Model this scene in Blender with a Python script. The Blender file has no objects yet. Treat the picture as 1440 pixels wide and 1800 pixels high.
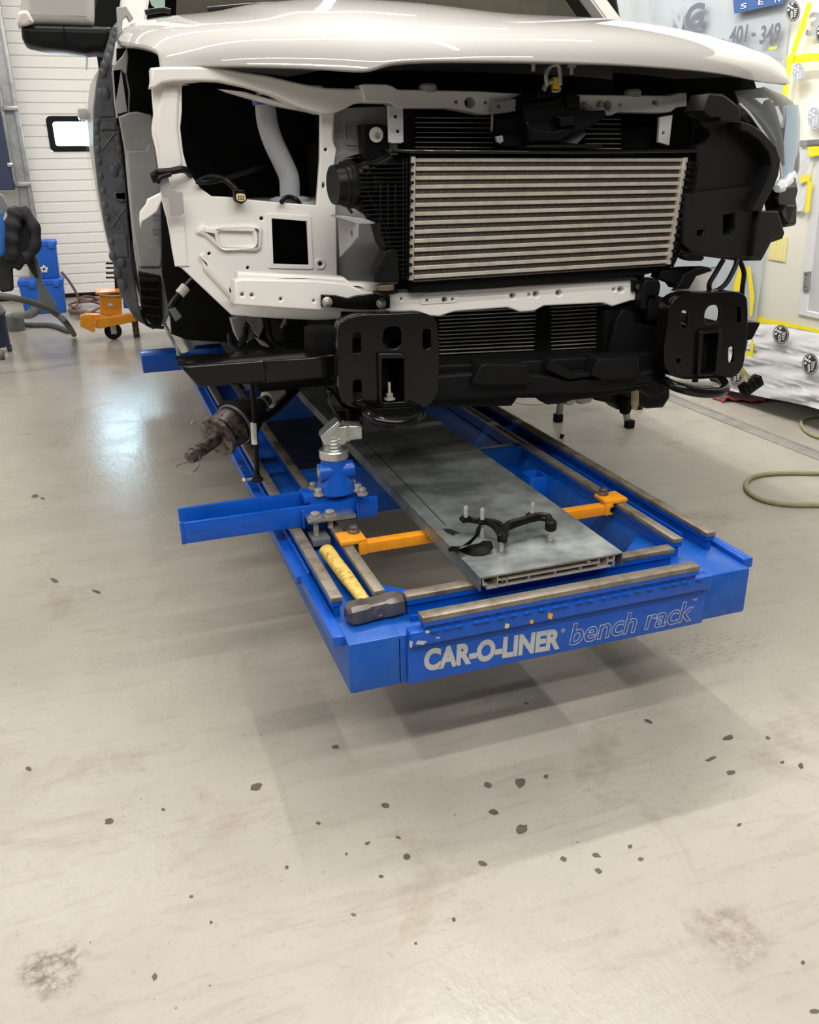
import bpy, bmesh, math, random
from mathutils import Vector, Matrix
random.seed(7)
scene = bpy.context.scene
COL = scene.collection

# ------------------------------------------------------------------ camera
CAM = Vector((-0.38294, -1.48606, 1.33928)); FPX = 1511.36
YAW, PITCH, ROLL = 0.33443944, 0.388545385, -0.01526395
_f = Vector((math.sin(YAW)*math.cos(PITCH), math.cos(YAW)*math.cos(PITCH), -math.sin(PITCH)))
_r = Vector((math.cos(YAW), -math.sin(YAW), 0)); _u = _r.cross(_f)
_R = math.cos(ROLL)*_r + math.sin(ROLL)*_u
_U = -math.sin(ROLL)*_r + math.cos(ROLL)*_u
cam = bpy.data.cameras.new('camera'); cam_ob = bpy.data.objects.new('camera', cam); COL.objects.link(cam_ob)
cam.sensor_fit = 'VERTICAL'; cam.sensor_height = 36.0; cam.lens = FPX*36.0/1800.0
cam.clip_start = 0.05; cam.clip_end = 100
m = Matrix(((_R.x, _U.x, -_f.x, CAM.x), (_R.y, _U.y, -_f.y, CAM.y), (_R.z, _U.z, -_f.z, CAM.z), (0, 0, 0, 1)))
cam_ob.matrix_world = m
scene.camera = cam_ob

# ------------------------------------------------------------------ light and exposure
scene.view_settings.view_transform = 'Standard'; scene.view_settings.look = 'None'
scene.view_settings.gamma = 1.0; scene.view_settings.exposure = 0.35
scene.view_settings.use_curve_mapping = False
w = bpy.data.worlds.new('world'); scene.world = w; w.use_nodes = True
bg = w.node_tree.nodes['Background']; bg.inputs[0].default_value = (0.97, 0.98, 1.0, 1); bg.inputs[1].default_value = 0.08
def strip_light(y, x0, x1, power, z=4.3, width=0.10):
    l = bpy.data.lights.new('ceiling_or_fill_strip', 'AREA'); l.shape = 'RECTANGLE'; l.size = x1-x0; l.size_y = width
    l.energy = power; l.color = (1.0, 0.975, 0.94)
    o = bpy.data.objects.new('ceiling_or_fill_strip', l); COL.objects.link(o); o.location = ((x0+x1)/2, y, z)
    return o
strip_light(-4.0, -3.4, 2.6, 92)
strip_light(-2.7, -3.4, 2.6, 142)
strip_light(-1.5, -3.4, 2.6, 70)
strip_light(1.9, -2.2, 2.8, 115)
strip_light(4.6, -2.2, 2.8, 125)
strip_light(7.0, -3.0, 2.8, 52)
van_fill = strip_light(2.4, 0.0, 4.6, 110); van_fill.location = (1.1, 2.4, 4.3); van_fill.rotation_euler = (0, 0, math.pi/2)  # extra strip added to brighten the van, apart from the ceiling rows

# ------------------------------------------------------------------ pixel to world helpers (author's measuring aid)
def ray(px, py): return _R*((px-720)/FPX) + _U*(-(py-900)/FPX) + _f
def atY(px, py, y): d = ray(px, py); return CAM + d*((y-CAM.y)/d.y)
def atZ(px, py, z): d = ray(px, py); return CAM + d*((z-CAM.z)/d.z)
def atX(px, py, x): d = ray(px, py); return CAM + d*((x-CAM.x)/d.x)
def at(t): return atY(t[0], t[1], t[2])

# ------------------------------------------------------------------ materials
def lin(c):
    c = c/255.0
    return c/12.92 if c <= 0.04045 else ((c+0.055)/1.055)**2.4
def rgb(r, g, b): return (lin(r), lin(g), lin(b), 1)
def mat(name, col, rough=0.5, metal=0.0, coat=0.0, var=0.0, vscale=8.0, col2=None, bump=0.0, bscale=40.0, spec=0.5, trans=0.0, alpha=1.0, emis=None, estr=0.0, thr=None, rvar=0.0):
    M = bpy.data.materials.new(name); M.use_nodes = True
    nt = M.node_tree; b = nt.nodes['Principled BSDF']
    b.inputs['Roughness'].default_value = rough; b.inputs['Metallic'].default_value = metal
    b.inputs['Coat Weight'].default_value = coat; b.inputs['Coat Roughness'].default_value = 0.025
    b.inputs['Specular IOR Level'].default_value = spec
    b.inputs['Transmission Weight'].default_value = trans; b.inputs['Alpha'].default_value = alpha
    b.inputs['Base Color'].default_value = col
    if emis: b.inputs['Emission Color'].default_value = emis; b.inputs['Emission Strength'].default_value = estr
    tc = nt.nodes.new('ShaderNodeTexCoord')
    if col2 is not None:
        n = nt.nodes.new('ShaderNodeTexNoise'); n.inputs['Scale'].default_value = vscale; n.inputs['Detail'].default_value = 6; n.inputs['Roughness'].default_value = 0.65
        nt.links.new(tc.outputs['Object'], n.inputs['Vector'])
        r = nt.nodes.new('ShaderNodeValToRGB')
        lo, hi = thr if thr else (0.35, 0.7)
        r.color_ramp.elements[0].position = lo; r.color_ramp.elements[1].position = hi
        r.color_ramp.elements[0].color = col; r.color_ramp.elements[1].color = col2
        nt.links.new(n.outputs['Fac'], r.inputs['Fac']); nt.links.new(r.outputs['Color'], b.inputs['Base Color'])
        if rvar:
            mr = nt.nodes.new('ShaderNodeMapRange'); mr.inputs['To Min'].default_value = rough; mr.inputs['To Max'].default_value = rough+rvar
            nt.links.new(n.outputs['Fac'], mr.inputs['Value']); nt.links.new(mr.outputs['Result'], b.inputs['Roughness'])
    if bump:
        n2 = nt.nodes.new('ShaderNodeTexNoise'); n2.inputs['Scale'].default_value = bscale; n2.inputs['Detail'].default_value = 4
        nt.links.new(tc.outputs['Object'], n2.inputs['Vector'])
        bp = nt.nodes.new('ShaderNodeBump'); bp.inputs['Strength'].default_value = bump; bp.inputs['Distance'].default_value = 0.01
        nt.links.new(n2.outputs['Fac'], bp.inputs['Height']); nt.links.new(bp.outputs['Normal'], b.inputs['Normal'])
    return M
WHITE = mat('white_paint', rgb(172, 169, 165), 0.55, coat=1.0, spec=0.1)
PRIM = mat('white_body_panel', rgb(222, 219, 214), 0.42, coat=0.25, bump=0.03, bscale=9)
GREYPRIM = mat('grey_primer', rgb(150, 149, 148), 0.5, coat=0.1)
GREYDARK = mat('grey_dark_primer', rgb(150, 149, 147), 0.5, col2=rgb(124, 124, 124), vscale=5)
BLKP = mat('black_plastic', rgb(15, 15, 16), 0.5, bump=0.05, bscale=300, spec=0.16)
BLKS = mat('black_satin_plastic', rgb(15, 15, 16), 0.35, spec=0.16)
BLKG = mat('black_gloss_paint', rgb(9, 9, 9), 0.25, coat=0.45, spec=0.1, col2=rgb(14, 13, 11), vscale=10)
BLKM = mat('matte_black', rgb(9, 9, 10), 0.85, spec=0.16)
RUB = mat('rubber', rgb(22, 22, 22), 0.7, spec=0.16)
DARKSEAL = mat('dark_sealant', rgb(84, 87, 92), 0.55, col2=rgb(44, 45, 48), vscale=12, bump=0.3, bscale=14)
FIN = mat('fin_brown_aluminium', rgb(74, 66, 57), 0.5, metal=0.4)
ALU = mat('brushed_aluminium', rgb(214, 206, 194), 0.38, metal=0.55, col2=rgb(188, 178, 164), vscale=25)
STEEL = mat('zinc_plated_steel', rgb(200, 202, 200), 0.3, metal=0.9, col2=rgb(165, 166, 160), vscale=20)
BOLT = mat('bolt_steel', rgb(176, 172, 164), 0.35, metal=0.35, col2=rgb(130, 124, 116), vscale=60)
TUBEG = mat('tube_edge_grey', rgb(222, 220, 214), 0.4, metal=0.2)
SHEET = mat('galvanised_sheet', rgb(112, 118, 116), 0.32, metal=0.75, col2=rgb(172, 177, 174), vscale=6, thr=(0.38, 0.66), rvar=0.22)
BLUE = mat('blue_paint', rgb(0, 72, 160), 0.35, coat=0.1, spec=0.3, col2=rgb(14, 78, 178), vscale=9, bump=0.03, bscale=60)
BLUED = mat('worn_blue_paint', rgb(2, 75, 160), 0.4, coat=0.05, spec=0.3, col2=rgb(44, 90, 164), vscale=13, thr=(0.45, 0.75))
STRIP = mat('bare_rail_steel', rgb(134, 125, 112), 0.42, metal=0.5, col2=rgb(92, 80, 64), vscale=22, thr=(0.46, 0.72), bump=0.1, bscale=90)
ORANGE = mat('orange_paint', rgb(226, 146, 18), 0.4, coat=0.2, col2=rgb(200, 124, 22), vscale=18, thr=(0.5, 0.8))
LETTER = mat('grey_lettering', rgb(166, 166, 166), 0.5)
WOOD = mat('yellow_handle', rgb(214, 182, 92), 0.55, col2=rgb(160, 124, 54), vscale=70, thr=(0.48, 0.66), bump=0.15, bscale=120)
HEAD = mat('forged_hammer_steel', rgb(104, 99, 95), 0.33, metal=0.45, col2=rgb(70, 64, 60), vscale=25)
CASTIRON = mat('cast_iron', rgb(112, 104, 96), 0.42, metal=0.6, col2=rgb(58, 46, 37), vscale=45, thr=(.42,.6))
HOSE_G = mat('green_hose', rgb(150, 150, 112), 0.6, col2=rgb(132, 130, 98), vscale=20)
HOSE_B = mat('brown_hose', rgb(104, 76, 70), 0.6)
HOSE_V = mat('grey_vacuum_hose', rgb(74, 74, 72), 0.6)
GREYPL = mat('grey_plastic', rgb(96, 99, 101), 0.5)
NAVY = mat('navy_paint', rgb(36, 46, 78), 0.5, col2=rgb(30, 38, 66), vscale=5)
GALV = mat('galvanised_post', rgb(168, 170, 170), 0.42, metal=0.6, col2=rgb(132, 134, 134), vscale=10)
TOTE = mat('blue_tote', rgb(18, 84, 176), 0.45)
CLOTH_B = mat('black_cloth', rgb(34, 34, 37), 0.85, col2=rgb(24, 24, 26), vscale=12, bump=0.5, bscale=12)
CLOTH_BL = mat('blue_cloth', rgb(22, 84, 150), 0.8, bump=0.3, bscale=12)
TOWEL = mat('grey_towel', rgb(122, 120, 122), 0.9, bump=0.4, bscale=60)
TOWELR = mat('red_towel_hem', rgb(168, 52, 52), 0.85)
VANW = mat('van_cream_paint', rgb(238, 237, 224), 0.4, coat=0.4)
VANG = mat('van_grey_lower', rgb(206, 207, 208), 0.45)
FILM = mat('masking_film', rgb(250, 250, 251), 0.32, bump=0.45, bscale=5)
FILMB = mat('blue_tinted_film', rgb(222, 231, 238), 0.3, bump=0.4, bscale=4, col2=rgb(226, 229, 230), vscale=2.2)
FILMC = mat('clear_film', rgb(236, 240, 244), 0.2, bump=0.5, bscale=5, alpha=0.28)
TAPE = mat('yellow_tape', rgb(238, 218, 36), 0.5)
TAPEP = mat('pale_yellow_tape', rgb(226, 217, 150), 0.55)
SIGNB = mat('banner_blue', rgb(60, 92, 146), 0.5)
INK = mat('grey_ink', rgb(108, 112, 122), 0.6)
INKL = mat('pale_grey_ink', rgb(170, 174, 182), 0.6)
BADGE = mat('badge_ink', rgb(52, 50, 50), 0.6)
WTEXT = mat('white_ink', rgb(236, 236, 236), 0.6)
GLASSD = mat('windscreen_glass', rgb(70, 68, 60), 0.05, coat=1.0)
GLASSG = mat('green_glass_edge', rgb(150, 176, 160), 0.1)
LENS = mat('headlamp_lens', rgb(226, 232, 238), 0.08, trans=0.0, alpha=0.16, coat=1.0, bump=0.5, bscale=18)
CHROME = mat('chrome', rgb(225, 228, 232), 0.1, metal=1.0)
LAMPBL = mat('headlamp_blue_reflector', rgb(150, 178, 204), 0.25, metal=0.1)
YELLOW = mat('yellow_plastic', rgb(214, 176, 22), 0.45)
TAN = mat('tan_connector', rgb(196, 180, 130), 0.5)
BLUECAP = mat('blue_cap', rgb(34, 44, 150), 0.4)
NECK = mat('milky_plastic', rgb(150, 152, 156), 0.5)
LABELW = mat('white_label', rgb(206, 204, 196), 0.6)
BROWNR = mat('brown_rubber', rgb(96, 78, 60), 0.6)
DOORW = mat('door_white', rgb(226, 224, 220), 0.5)
WALLW = mat('wall_white', rgb(226, 224, 218), 0.7)
CEIL = mat('ceiling_grey', rgb(150, 142, 130), 0.8)
PANE = mat('bright_daylight_pane', rgb(200, 225, 240), 0.2, emis=(0.5, 0.8, 1.0, 1), estr=24.0)
CHIP = mat('bare_concrete_chip', rgb(96, 90, 77), 0.8, col2=rgb(74, 69, 58), vscale=30)
SCUFF = mat('trench_metal', rgb(178, 174, 166), 0.4, metal=0.4, col2=rgb(150, 145, 136), vscale=8)
TURN = mat('turn_signal', rgb(206, 200, 192), 0.15, coat=1.0)

def floor_material():
    M = bpy.data.materials.new('painted_concrete'); M.use_nodes = True
    nt = M.node_tree; b = nt.nodes['Principled BSDF']; N = nt.nodes.new; L = nt.links.new
    tc = N('ShaderNodeTexCoord')
    def noise(scale, det=6, rough=0.6, vec=None, dist=0.0):
        n = N('ShaderNodeTexNoise'); n.inputs['Scale'].default_value = scale; n.inputs['Detail'].default_value = det
        n.inputs['Roughness'].default_value = rough; n.inputs['Distortion'].default_value = dist
        L(vec or tc.outputs['Object'], n.inputs['Vector']); return n.outputs['Fac']
    def ramp(fac, a, c, ca=(0, 0, 0, 1), cb=(1, 1, 1, 1)):
        r = N('ShaderNodeValToRGB'); r.color_ramp.elements[0].position = a; r.color_ramp.elements[1].position = c
        r.color_ramp.elements[0].color = ca; r.color_ramp.elements[1].color = cb; L(fac, r.inputs['Fac']); return r.outputs['Color']
    def mix(fac, a, c):
        x = N('ShaderNodeMix'); x.data_type = 'RGBA'
        L(fac, x.inputs[0])
        if isinstance(a, tuple): x.inputs[6].default_value = a
        else: L(a, x.inputs[6])
        if isinstance(c, tuple): x.inputs[7].default_value = c
        else: L(c, x.inputs[7])
        return x.outputs[2]
    def mul(a, k):
        x = N('ShaderNodeMath'); x.operation = 'MULTIPLY'; L(a, x.inputs[0])
        if isinstance(k, (int, float)): x.inputs[1].default_value = k
        else: L(k, x.inputs[1])
        return x.outputs[0]
    base = ramp(noise(1.3, 8, 0.65), 0.3, 0.72, rgb(158, 152, 141), rgb(174, 168, 157))
    # streaky wipe marks
    mp = N('ShaderNodeMapping'); mp.inputs['Scale'].default_value = (1.2, 9, 1); mp.inputs['Rotation'].default_value = (0, 0, 0.5); L(tc.outputs['Object'], mp.inputs['Vector'])
    streak = ramp(noise(3.0, 8, 0.7, mp.outputs['Vector'], 1.0), 0.52, 0.75)
    c = mix(mul(streak, 0.55), base, rgb(142, 134, 121))
    blotch = ramp(noise(2.6, 9, 0.72, None, 0.6), 0.56, 0.74)
    c = mix(mul(blotch, 0.65), c, rgb(136, 123, 106))
    # scratchy brown scuffs
    sc = ramp(noise(26, 6, 0.8, mp.outputs['Vector'], 2.0), 0.60, 0.72)
    scm = ramp(noise(3.4, 4, 0.6), 0.52, 0.66)
    c = mix(mul(mul(sc, scm), 0.75), c, rgb(104, 92, 77))
    sc2 = ramp(noise(60, 8, 0.85, None, 1.0), 0.55, 0.72); c = mix(mul(sc2, 0.65), c, rgb(118, 110, 97))
    # fine dark specks
    v = N('ShaderNodeTexVoronoi'); v.inputs['Scale'].default_value = 22; L(tc.outputs['Object'], v.inputs['Vector'])
    spk = ramp(v.outputs['Distance'], 0.03, 0.07, (1, 1, 1, 1), (0, 0, 0, 1))
    spm = ramp(noise(7, 3), 0.56, 0.6)
    c = mix(mul(mul(spk, spm), 0.8), c, rgb(92, 82, 66))
    # two fixed stains: a round bare patch and drips by the bench corner
    for (px, py, rad, colr, amt, nsc) in ((92, 1708, 0.065, rgb(100, 91, 79), 0.9, 30), (1250, 1140, 0.16, rgb(74, 68, 58), 0.9, 24), (1290, 1640, 0.08, rgb(112, 101, 88), 0.6, 26)):
        p = atZ(px, py, 0)
        d = N('ShaderNodeVectorMath'); d.operation = 'DISTANCE'; L(tc.outputs['Object'], d.inputs[0]); d.inputs[1].default_value = (p.x, p.y, 0)
        a = N('ShaderNodeMath'); a.operation = 'ADD'; L(d.outputs['Value'], a.inputs[0])
        nn = mul(noise(9, 5), 0.12 if rad < 0.1 else 0.3); L(nn, a.inputs[1])
        msk = ramp(a.outputs[0], rad*0.95+(0.03 if rad < 0.1 else .06), rad*1.2+(0.05 if rad < 0.1 else .12), (1, 1, 1, 1), (0, 0, 0, 1))
        pat = ramp(noise(nsc, 6, 0.75, mp.outputs['Vector'] if rad > .1 else None), 0.42 if rad < .1 else .55, 0.6 if rad < .1 else .63)
        c = mix(mul(mul(msk, pat), amt), c, colr)
    b.inputs['Specular IOR Level'].default_value = 0.16
    L(c, b.inputs['Base Color'])
    rr = ramp(noise(5, 5), 0.3, 0.7, (0.16, 0.16, 0.16, 1), (0.27, 0.27, 0.27, 1)); L(rr, b.inputs['Roughness'])
    bp = N('ShaderNodeBump'); bp.inputs['Strength'].default_value = 0.10; bp.inputs['Distance'].default_value = 0.01
    mp2 = N('ShaderNodeMapping'); mp2.inputs['Scale'].default_value = (1, 0.55, 1); L(tc.outputs['Object'], mp2.inputs['Vector'])
    L(noise(46, 4, 0.6, mp2.outputs['Vector']), bp.inputs['Height']); L(bp.outputs['Normal'], b.inputs['Normal'])
    return M
FLOOR = floor_material()

# ------------------------------------------------------------------ object helpers
def finish(me, mats, smooth=True, ang=0.55):
    for mt in (mats if isinstance(mats, (list, tuple)) else [mats]): me.materials.append(mt)
    if smooth:
        me.polygons.foreach_set('use_smooth', [True]*len(me.polygons)); me.set_sharp_from_angle(angle=ang)
    me.update()
def adopt(o, parent):
    if parent is not None:
        o.parent = parent; o.matrix_parent_inverse = WORLD[parent.name].inverted()
    WORLD[o.name] = o.matrix_world.copy() if parent is None and o.type == 'EMPTY' else Matrix.Identity(4)
WORLD = {}
def link_mesh(name, me, parent=None, label=None):
    o = bpy.data.objects.new(name, me); COL.objects.link(o)
    WORLD[o.name] = Matrix.Identity(4)
    if parent is not None:
        o.parent = parent; o.matrix_parent_inverse = WORLD[parent.name].inverted()
    if label: o['label'] = label
    return o
def obj(name, bm, mats, parent=None, label=None, smooth=True, ang=0.55):
    bmesh.ops.recalc_face_normals(bm, faces=bm.faces)
    me = bpy.data.meshes.new(name); bm.to_mesh(me); bm.free()
    finish(me, mats, smooth, ang)
    return link_mesh(name, me, parent, label)
def thing(name, label, cat, loc, group=None):
    o = bpy.data.objects.new(name, None); COL.objects.link(o); o.location = loc; o.empty_display_size = 0.05
    WORLD[o.name] = Matrix.Translation(loc)
    o['label'] = label; o['category'] = cat
    if group: o['group'] = group
    return o
def tag(o, label, cat, group=None):
    o['label'] = label; o['category'] = cat
    if group: o['group'] = group
    return o
def struct(o): o['kind'] = 'structure'; return o

def box(bm, x0, x1, y0, y1, z0, z1, bev=0.0, mi=0):
    vs = [bm.verts.new(p) for p in ((x0, y0, z0), (x1, y0, z0), (x1, y1, z0), (x0, y1, z0), (x0, y0, z1), (x1, y0, z1), (x1, y1, z1), (x0, y1, z1))]
    fs = [bm.faces.new([vs[i] for i in q]) for q in ((0, 3, 2, 1), (4, 5, 6, 7), (0, 1, 5, 4), (1, 2, 6, 5), (2, 3, 7, 6), (3, 0, 4, 7))]
    for f in fs: f.material_index = mi
    if bev:
        es = list({e for f in fs for e in f.edges})
        r = bmesh.ops.bevel(bm, geom=es, offset=bev, segments=2, profile=0.5, affect='EDGES')
        for f in r['faces']: f.material_index = mi
    return vs
def obox(bm, c, ax, ay, az, bev=0.0):
    """oriented box: centre c, half-axis vectors"""
    c = Vector(c); ax = Vector(ax); ay = Vector(ay); az = Vector(az)
    vs = [bm.verts.new(c+sx*ax+sy*ay+sz*az) for sz in (-1, 1) for sx, sy in ((-1, -1), (1, -1), (1, 1), (-1, 1))]
    fs = [bm.faces.new([vs[i] for i in q]) for q in ((0, 3, 2, 1), (4, 5, 6, 7), (0, 1, 5, 4), (1, 2, 6, 5), (2, 3, 7, 6), (3, 0, 4, 7))]
    if bev: bmesh.ops.bevel(bm, geom=list({e for f in fs for e in f.edges}), offset=bev, segments=2, profile=0.5, affect='EDGES')
def frame_of(d):
    d = Vector(d).normalized(); a = Vector((0, 0, 1)) if abs(d.z) < 0.9 else Vector((1, 0, 0))
    u = d.cross(a).normalized(); return d, u, d.cross(u).normalized()
def rev(bm, p0, axis, prof, seg=20, mi=0, hexa=False):
    """lathe: prof = [(t along axis, radius)]"""
    d, u, v = frame_of(axis); p0 = Vector(p0)
    if hexa: seg = 6
    rings = []
    for t, r in prof:
        rings.append([bm.verts.new(p0+d*t+(u*math.cos(2*math.pi*k/seg)+v*math.sin(2*math.pi*k/seg))*max(r, 1e-5)) for k in range(seg)])
    for a, b in zip(rings, rings[1:]):
        for k in range(seg):
            f = bm.faces.new((a[k], a[(k+1) % seg], b[(k+1) % seg], b[k])); f.material_index = mi
    for rg in (rings[0], rings[-1]):
        f = bm.faces.new(rg); f.material_index = mi
def cyl(bm, p0, p1, r, seg=16, r1=None, mi=0):
    p0 = Vector(p0); p1 = Vector(p1); rev(bm, p0, p1-p0, [(0, r), ((p1-p0).length, r if r1 is None else r1)], seg, mi)
def smooth_path(pts, n=8):
    pts = [Vector(p) for p in pts]; out = []
    P = [2*pts[0]-pts[1]]+pts+[2*pts[-1]-pts[-2]]
    for i in range(1, len(P)-2):
        for k in range(n):
            t = k/n; a, b, c, d = P[i-1], P[i], P[i+1], P[i+2]
            out.append(0.5*((2*b)+(c-a)*t+(2*a-5*b+4*c-d)*t*t+(-a+3*b-3*c+d)*t**3))
    out.append(pts[-1]); return out
def tube(bm, pts, r, seg=10, n=8, rfun=None, mi=0):
    pts = smooth_path(pts, n) if n else [Vector(p) for p in pts]
    prev = None; rings = []; u = None
    for i, p in enumerate(pts):
        d = (pts[min(i+1, len(pts)-1)]-pts[max(i-1, 0)]).normalized()
        if u is None: _, u, _v = frame_of(d)
        u = (u-d*u.dot(d)).normalized(); v = d.cross(u)
        rr = r if rfun is None else rfun(i/(len(pts)-1))
        rings.append([bm.verts.new(p+(u*math.cos(2*math.pi*k/seg)+v*math.sin(2*math.pi*k/seg))*rr) for k in range(seg)])
    for a, b in zip(rings, rings[1:]):
        for k in range(seg):
            f = bm.faces.new((a[k], a[(k+1) % seg], b[(k+1) % seg], b[k])); f.material_index = mi
    bm.faces.new(rings[0]).material_index = mi; bm.faces.new(rings[-1]).material_index = mi
def grid(bm, rows, mi=0):
    vs = [[bm.verts.new(p) for p in r] for r in rows]
    for a, b in zip(vs, vs[1:]):
        for k in range(len(a)-1): bm.faces.new((a[k], a[k+1], b[k+1], b[k])).material_index = mi
    return vs
def hexbolt(name, p, axis, r, h, parent, m=BOLT, washer=True, label=None):
    bm = bmesh.new()
    if washer: rev(bm, p, axis, [(0, r*1.55), (h*0.25, r*1.55), (h*0.3, r*1.4)], 20)
    rev(bm, Vector(p)+Vector(axis).normalized()*h*0.2, axis, [(0, r), (h*0.7, r), (h*0.8, r*0.85)], hexa=True)
    return obj(name, bm, m, parent, label)

# ---- plates with holes, built in a local 2D frame
def rounded(pts, r, n=4):
    out = []; k = len(pts)
    for i in range(k):
        a, b, c = Vector(pts[i-1]), Vector(pts[i]), Vector(pts[(i+1) % k])
        rr = min(r, (a-b).length*0.48, (c-b).length*0.48)
        p = b+(a-b).normalized()*rr; q = b+(c-b).normalized()*rr
        for j in range(n+1):
            t = j/n; out.append(tuple((1-t)**2*p+2*t*(1-t)*b+t*t*q))
    return out
def circ(x, y, r, ry=None, n=18): return [(x+r*math.cos(2*math.pi*k/n), y+(ry or r)*math.sin(2*math.pi*k/n)) for k in range(n)]
def slot(x, y, w_, h_): return rounded([(x-w_/2, y-h_/2), (x+w_/2, y-h_/2), (x+w_/2, y+h_/2), (x-w_/2, y+h_/2)], min(w_, h_)*0.5)
class Plane:
    """frame: origin o, unit axes u, v; n = towards the viewer's side of the part"""
    def __init__(s, o, u, v): s.o = Vector(o); s.u = Vector(u).normalized(); s.v = Vector(v).normalized(); s.n = s.u.cross(s.v)
    def px(s, a, b):
        d = ray(a, b); t = (s.o-CAM).dot(s.n)/d.dot(s.n); q = CAM+d*t-s.o; return (q.dot(s.u), q.dot(s.v))
    def mat(s): return Matrix(((s.u.x, s.v.x, s.n.x, s.o.x), (s.u.y, s.v.y, s.n.y, s.o.y), (s.u.z, s.v.z, s.n.z, s.o.z), (0, 0, 0, 1)))
def PY(y): return Plane((0, y, 0), (1, 0, 0), (0, 0, 1))
def P2(a, b):
    """upright plane through two measured points (px, py, Y)"""
    A = at(a); B = at(b); d = B-A; d.z = 0; return Plane(A, d, (0, 0, 1))
def PX(x): return Plane((x, 0, 0), (0, -1, 0), (0, 0, 1))
def PZ(z): return Plane((0, 0, z), (1, 0, 0), (0, 1, 0))
def plate_mesh(pl, outline, t, holes=(), bev=0.0):
    """front face lies on the plane, thickness t goes behind it"""
    cu = bpy.data.curves.new('c', 'CURVE'); cu.dimensions = '2D'; cu.fill_mode = 'BOTH'
    b = min(bev, t*0.49)
    cu.extrude = max(t/2-b, 1e-5); cu.bevel_depth = b; cu.bevel_resolution = 2; cu.offset = -b
    for poly in [outline]+list(holes):
        sp = cu.splines.new('POLY'); sp.points.add(len(poly)-1); sp.use_cyclic_u = True
        for p, q in zip(sp.points, poly): p.co = (q[0], q[1], 0, 1)
    ob = bpy.data.objects.new('c', cu); me = bpy.data.meshes.new_from_object(ob)
    bpy.data.objects.remove(ob); bpy.data.curves.remove(cu)
    me.materials.clear()
    me.transform(pl.mat() @ Matrix.Translation((0, 0, -t/2)))
    return me
def pxs(pl, pts): return [pl.px(*p) for p in pts]
def plate(name, pl, pts, t, m, parent=None, holes=(), bev=0.002, rnd=0, label=None, world=False, extra=()):
    if not isinstance(pl, Plane): pl = PY(pl)
    if rnd: pts = rounded(pts, rnd)
    o2 = pts if world else pxs(pl, pts); h2 = [h if world else pxs(pl, h) for h in holes]
    me = plate_mesh(pl, o2, t, h2, bev)
    if extra:                       # further pads of the same part: (pts, height above the face, bevel, rounding)
        bm = bmesh.new(); bm.from_mesh(me)
        for e in extra:
            ep, hgt, bv, rd = e[:4]; eh = e[4] if len(e) > 4 else ()
            if rd: ep = rounded(ep, rd)
            pl2 = Plane(pl.o+pl.n*hgt, pl.u, pl.v)
            me2 = plate_mesh(pl2, pxs(pl2, ep), hgt+t*0.5, [pxs(pl2, h) for h in eh], bv); bm.from_mesh(me2); bpy.data.meshes.remove(me2)
        bm.to_mesh(me); bm.free()
    finish(me, m)
    return link_mesh(name, me, parent, label)
def text_mesh(s, size, pl, x, y, depth=0.0006, offset=0.0, width=None, shear=0.0, off_n=0.0, align='LEFT', rot=0.0):
    cu = bpy.data.curves.new('t', 'FONT'); cu.body = s; cu.size = size; cu.extrude = depth; cu.offset = offset; cu.shear = shear
    cu.resolution_u = 4
    ob = bpy.data.objects.new('t', cu); me = bpy.data.meshes.new_from_object(ob)
    bpy.data.objects.remove(ob); bpy.data.curves.remove(cu); me.materials.clear()
    xs = [v.co.x for v in me.vertices]; ys = [v.co.y for v in me.vertices]
    x0 = min(xs); wd = max(xs)-x0
    k = (width/wd) if width else 1.0
    me.transform(Matrix.Translation((-x0, 0, 0)))
    me.transform(pl.mat() @ Matrix.Translation((x, y, off_n)) @ Matrix.Rotation(rot, 4, 'Z') @ Matrix.Diagonal((k, 1, 1, 1)))
    return me
def text(name, parent, m, *a, **k):
    me = text_mesh(*a, **k); finish(me, m, smooth=False); return link_mesh(name, me, parent)

# ================================================================== SETTING
bm = bmesh.new()
box(bm, -3.6, 6.0, -6.0, 9.0, -0.1, 0.0)
chips = [(450,1383,13,8),(192,1443,9,6),(50,1351,7,4),(590,1313,7,4),(678,1416,8,5),(858,1380,7,6),(915,1376,11,10),(868,1427,9,6),(918,1457,12,9),(700,1472,6,3),(646,1482,6,3),(609,1501,3,3),(715,1506,7,6),(848,1517,9,5),(670,1540,5,3),(991,1510,6,5),(1048,1503,9,4),(1052,1531,7,5),(1108,1488,5,4),(1126,1510,6,4),(960,1365,5,4),(1140,1268,9,3),(1279,1297,11,5),(1250,1334,11,3),(1285,1358,9,5),(1375,1340,4,3),(1408,1346,5,6),(731,1658,3,3),(798,1616,4,5),(272,1717,5,7),(504,1524,4,4),(336,1576,4,3),(287,1423,4,3),(1300,1450,5,3),(1412,1692,4,4),(1432,1777,9,5),(371,1621,3,3),(622,1608,5,3),(925,1236,5,2),(560,1447,5,3),(1350,1297,5,3),(95,1020,9,4),(170,1040,9,3),(62,872,7,4),(75,876,4,2)]
for cx, cy, rx, ry in chips:
    n = 11; ph = random.random()*6; a = random.uniform(-.5, .5)
    vs = []
    for k in range(n):
        t = 2*math.pi*k/n; q = 0.72+0.38*random.random()
        ex, ey = rx*q*math.cos(t), ry*q*math.sin(t)
        p = atZ(cx+ex*math.cos(a)-ey*math.sin(a), cy+ex*math.sin(a)+ey*math.cos(a), 0.0006); vs.append(bm.verts.new(p))
    bm.faces.new(vs).material_index = 1
me_f = bpy.data.meshes.new('floor'); bm.normal_update(); bm.to_mesh(me_f); bm.free(); finish(me_f, [FLOOR, CHIP], smooth=False)
for p in me_f.polygons:
    if p.material_index == 1 and p.normal.z < 0: p.flip()
floor = struct(link_mesh('floor', me_f))

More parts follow.
